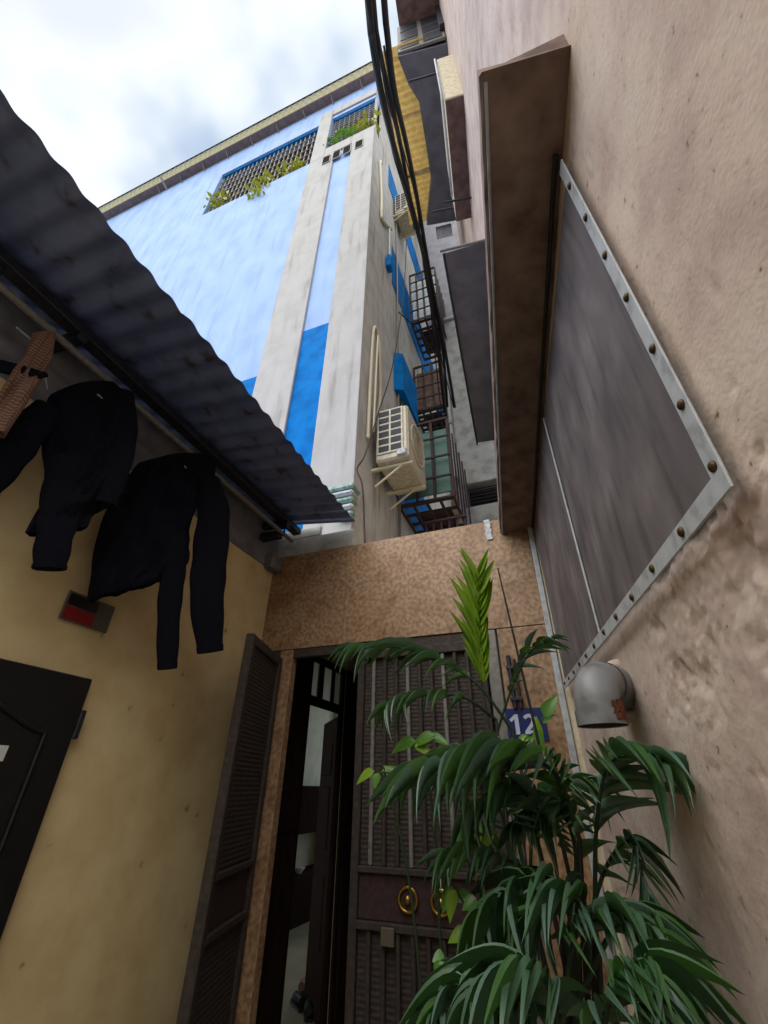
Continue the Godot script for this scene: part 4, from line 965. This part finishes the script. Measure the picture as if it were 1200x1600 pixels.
func garment(g: Dictionary, label: String, body: Material, arms: Material, seed_: int) -> void:
	var dir: Vector3 = g.dir
	var nrm := dir.cross(Vector3.UP)
	var t := thing("hanging_shirt", label, "shirt", g.at)
	var n := FastNoiseLite.new(); n.seed = seed_; n.frequency = 4.0; n.fractal_octaves = 3
	var lp: Array = g.left; var rp: Array = g.right
	var rows := lp.size() - 1
	var at := func(pl: Array, v: float) -> Vector2:
		var i := mini(int(v), rows - 1)
		return pl[i].cubic_interpolate(pl[i + 1], pl[maxi(i - 1, 0)], pl[mini(i + 2, rows)], v - i)
	# a closed, slightly full body: front and back meet along the side seams, folds run down the cloth
	var f := func(u: float, v: float) -> Vector3:
		var k := u if u <= 1.0 else 2.0 - u
		var a: Vector2 = at.call(lp, v).lerp(at.call(rp, v), k)
		var full := 0.028 * sqrt(maxf(0.0, 1.0 - pow(2.0 * k - 1.0, 2.0))) * (0.55 + 0.45 * minf(1.0, v))
		var fold := (n.get_noise_2d(a.x * 3.6, a.y * 1.1) * 0.045 + sin(a.x * 38.0 + n.get_noise_2d(a.x, a.y) * 5.0) * 0.003) * minf(1.0, v * 0.6)
		return dir * a.x + Vector3(0, a.y, 0) + nrm * (fold + (full if u <= 1.0 else -full))
	var us := steps(0.0, 1.0, 26); us.append_array(steps(1.0001, 2.0, 26))
	part(t, "body", grid(f, us, steps(0.0, rows, rows * 7)), body)
	for s in g.sleeves:
		var path := []; var rad := []
		for i in s.size():
			path.append(dir * s[i].x + Vector3(0, s[i].y, 0) + nrm * (0.02 + n.get_noise_1d(s[i].y * 3.0) * 0.02)); rad.append(s[i].z)
		var fine := smooth_path(path, 7)
		var rr := []
		for i in fine.size():
			var q := float(i) / 7.0
			var i0 := mini(int(q), s.size() - 2)
			rr.append(lerpf(rad[i0], rad[i0 + 1], q - i0) * (1.0 + 0.04 * sin(i * 1.1 + seed_)))
		var sl := part(t, "sleeve", tube(fine, rr, 14, 0.45, nrm), arms)
		part(sl, "cuff", tube([fine[-2], fine[-1] + (fine[-1] - fine[-2]) * 0.3], [rr[-1] * 1.06, rr[-1] * 1.03], 14, 0.5, nrm), arms)

# ---------------------------------------------------------------- plants
func leaflet_mesh(droop: float, fold: float, lobes := 8) -> ArrayMesh:
	var key := "l%.2f_%.2f" % [droop, fold]
	if meshes.has(key): return meshes[key]
	var verts := PackedVector3Array(); var idx := PackedInt32Array()
	for i in lobes + 1:
		var t := float(i) / lobes
		var w := pow(sin(PI * pow(t, 0.58)), 0.9) * 0.5 if i > 0 and i < lobes else 0.03 * (1.0 - t)
		var z := -t * (1.0 - 0.22 * droop * t)
		var y := -droop * 0.75 * t * t
		verts.append(Vector3(-w, y + fold * w, z)); verts.append(Vector3(0, y, z)); verts.append(Vector3(w, y + fold * w, z))
	for i in lobes:
		var a := i * 3
		for k in 2: idx.append_array([a + k, a + k + 3, a + k + 1, a + k + 1, a + k + 3, a + k + 4])
	var nor := PackedVector3Array(); nor.resize(verts.size())
	for i in range(0, idx.size(), 3):
		var n := (verts[idx[i + 2]] - verts[idx[i]]).cross(verts[idx[i + 1]] - verts[idx[i]])
		for k in 3: nor[idx[i + k]] += n
	for i in nor.size(): nor[i] = nor[i].normalized()
	var arr := []; arr.resize(Mesh.ARRAY_MAX)
	arr[Mesh.ARRAY_VERTEX] = verts; arr[Mesh.ARRAY_NORMAL] = nor; arr[Mesh.ARRAY_INDEX] = idx
	var m := ArrayMesh.new(); m.add_surface_from_arrays(Mesh.PRIMITIVE_TRIANGLES, arr)
	meshes[key] = m
	return m

func leaf_basis(dir: Vector3, up: Vector3, length: float, width: float) -> Basis:
	# local -Z runs along the leaf, local Y is its upper side
	var z := -dir.normalized()
	var x := up.cross(z)
	if x.length() < 0.05: x = Vector3.RIGHT.cross(z)
	x = x.normalized()
	var y := z.cross(x)
	return Basis(x * width, y * length, z * length)

func palm() -> void:
	var base := Vector3(-0.13, 0.0, -1.42)
	var t := thing("potted_palm", "bushy dark green palm in a pot before the closed gate leaf", "palm", base)
	var profile := [[0.0, 0.13], [0.02, 0.14], [0.28, 0.18], [0.30, 0.195], [0.34, 0.195]]
	var pp := []; var pr := []
	for q in profile: pp.append(Vector3(0, q[0], 0)); pr.append(q[1])
	part(t, "pot", tube(pp, pr, 28), M.terracotta)
	part(t, "soil", tube([Vector3(0, 0.335, 0), Vector3(0, 0.345, 0)], 0.18, 20), M.soil)
	var left := 300
	var rest := {}
	for fi in FRONDS.size():
		var fd: Array = FRONDS[fi]
		var pts: Array = smooth_path(fd[5], 8)
		# the leaf stalk comes out of the pot as a thin cane
		var foot := base + Vector3(0.11 * sin(fi * 2.4), 0.34, 0.11 * cos(fi * 2.4))
		var p0: Vector3 = pts[0]
		var cane := smooth_path([foot, foot.lerp(p0, 0.5) + Vector3(0.02 * sin(fi), 0.0, 0.03), p0], 4)
		part(t, "cane", tube(offset(cane, -base), [0.011, 0.010, 0.010, 0.009, 0.008, 0.007, 0.007, 0.006, 0.006], 7), M.cane_dark if fi % 3 else M.stem_green)
		var rr := []
		for i in pts.size(): rr.append(lerpf(0.0058, 0.0016, float(i) / (pts.size() - 1)))
		var fr := part(t, "frond", tube(offset(pts, -base), rr, 6), M.stem_green)
		var count: int = fd[1] if fd[0] == "young" else int(fd[1] * 1.25)
		for i in count:
			var k := lerpf(0.30 if fd[0] != "young" else 0.38, 0.985, float(i) / (count - 1))
			var q := k * (pts.size() - 1)
			var i0 := mini(int(q), pts.size() - 2)
			var pos: Vector3 = pts[i0].lerp(pts[i0 + 1], q - i0)
			var tan_: Vector3 = (pts[mini(i0 + 2, pts.size() - 1)] - pts[maxi(i0 - 1, 0)]).normalized()
			var side := tan_.cross(Vector3.UP)
			if side.length() < 0.35: side = tan_.cross(Vector3(0.5, 0.2, 0.85))
			side = side.normalized()
			var up := side.cross(tan_).normalized()
			if up.y < 0.0 and fd[0] != "young": up = -up
			for sg in [-1.0, 1.0]:
				if fd[0] != "young" and rng.randf() < 0.13: continue
				var prof := 0.55 + 0.45 * sin(PI * clampf((k - 0.22) / 0.86, 0.0, 1.0))
				var ln: float = fd[2] * 0.92 * prof * rng.randf_range(0.66, 1.14)
				var wd: float = fd[3] * (1.0 if fd[0] == "young" else 0.46) * rng.randf_range(0.8, 1.15) * (0.7 + 0.3 * prof)
				var open := lerpf(0.85, 0.34, k) if fd[0] != "young" else 0.30
				var dir: Vector3 = tan_ * (1.0 - open * 0.55) + side * sg * open * 1.1 - Vector3.UP * fd[4] * rng.randf_range(0.0, 1.1) * 0.36 + Vector3(rng.randf_range(-.24, .24), rng.randf_range(-.24, .2), rng.randf_range(-.24, .24)) * (1.0 if fd[0] != "young" else 0.3)
				var lm := leaflet_mesh([0.25, 0.5, 0.75, 1.0][rng.randi_range(0, 1) if fd[4] < 0.5 else rng.randi_range(0, 2)] if fd[0] != "young" else 0.05, 0.35)
				var b := leaf_basis(dir, up + side * sg * -0.2, ln, wd)
				var kind: String = "leaf_young" if fd[0] == "young" else "leaf_palm" + ["", "_b", "_c", "_d"][rng.randi_range(0, 3)]
				if left > 0:
					part(fr, "leaflet", lm, M[kind], pos - base, b)
					left -= 1
				else:
					if not rest.has(kind):
						rest[kind] = SurfaceTool.new(); rest[kind].begin(Mesh.PRIMITIVE_TRIANGLES)
					rest[kind].append_from(lm, 0, Transform3D(b, pos - base))
	var joined: ArrayMesh = null
	var used := []
	for kind in rest:
		joined = rest[kind].commit(joined)
		used.append(kind)
	if joined:
		for i in used.size(): joined.surface_set_material(i, M[used[i]])
		var o := part(t, "inner_leaflets", joined, null)
		o.set_meta("kind", "stuff")

func offset(pts: Array, by: Vector3) -> Array:
	var out := []
	for p in pts: out.append(p + by)
	return out

func leafy_plant() -> void:
	var base := Vector3(-0.42, 0.0, -1.55)
	var t := thing("leafy_shrub", "light green broad leaved shrub growing beside the dark palm", "shrub", base)
	part(t, "pot", tube([Vector3(0, 0, 0), Vector3(0, 0.02, 0), Vector3(0, 0.2, 0), Vector3(0, 0.22, 0)], [0.09, 0.1, 0.13, 0.135], 20), M.terracotta)
	var groups := [[0, 4], [4, 8], [8, 13], [13, 17], [17, 25], [25, 32], [32, 38]]
	for g in groups:
		var c := Vector3.ZERO
		for i in range(g[0], g[1]): c += BROAD[i][0] / float(g[1] - g[0])
		var pts := smooth_path([base + Vector3(0.02 * sin(g[0]), 0.2, 0.02 * cos(g[0])), base.lerp(c, 0.5) + Vector3(0.0, 0.1 + c.y * 0.18, -0.05), c], 6)
		part(t, "stem", tube(offset(pts, -base), 0.0045, 6), M.stem_green)
		for i in range(g[0], g[1]):
			var a: Vector3 = BROAD[i][0]
			var b: Vector3 = BROAD[i][1]
			var d := b - a
			var ln := d.length() * 1.1
			part(t, "twig", tube([c - base, a - base], 0.002, 5), M.stem_green)
			part(t, "leaf", leaflet_mesh(0.25, 0.25), M.leaf_fresh if i % 3 else M.leaf_young, a - base, leaf_basis(d, Vector3(0.25 * sin(i * 3.0), 0.5, 0.8), ln, maxf(ln * 0.46, 0.03)))
	# greenery behind the top windows
	for q in [[-3.95, 12.25, 0.55, 0.35, "yellow green creeper hanging out of the wide barred window", 1], [-3.2, 12.2, 0.30, 0.25, "small yellow green plant at the wide window's corner", 2], [-2.05, 12.55, 0.42, 0.40, "leafy green plant behind the narrow corner window bars", 3], [-1.6, 12.6, 0.3, 0.3, "yellow green plant at the building corner behind window bars", 4], [-5.0, 12.4, 0.35, 0.3, "faint green plant at the far end of the wide window", 5]]:
		var w := thing("window_plant", q[4], "plant", Vector3(q[0], q[1], -2.85))
		var st := SurfaceTool.new(); st.begin(Mesh.PRIMITIVE_TRIANGLES)
		for i in 95:
			var p := Vector3(rng.randfn(0.0, q[2] * 0.5), rng.randfn(0.0, q[3] * 0.5), rng.randf_range(-0.2, 0.17))
			if q[5] == 1 and i < 60: p = Vector3(rng.randfn(0.1, 0.12), -rng.randf() * 0.75, rng.randf_range(0.12, 0.2))
			elif p.y < -0.12: p.y = absf(p.y)
			var dir := Vector3(rng.randfn(), rng.randfn() - 0.5, rng.randfn() + 0.4)
			st.append_from(leaflet_mesh(0.25, 0.25), 0, Transform3D(leaf_basis(dir, Vector3.UP + Vector3(rng.randfn(), 0, rng.randfn()) * 0.4, rng.randf_range(0.08, 0.15), rng.randf_range(0.05, 0.08)), p))
		part(w, "foliage", st.commit(), M.leaf_yellow if q[5] != 3 else M.leaf_fresh).set_meta("kind", "stuff")
		for i in 4: part(w, "stem", tube(smooth_path([Vector3(-0.1 + 0.06 * i, -0.2, -0.15), Vector3(-0.1 + 0.07 * i, 0.05, 0.0), Vector3(-0.2 + 0.13 * i, q[3] * 0.6, 0.05)], 4), 0.006, 5), M.stem_green)
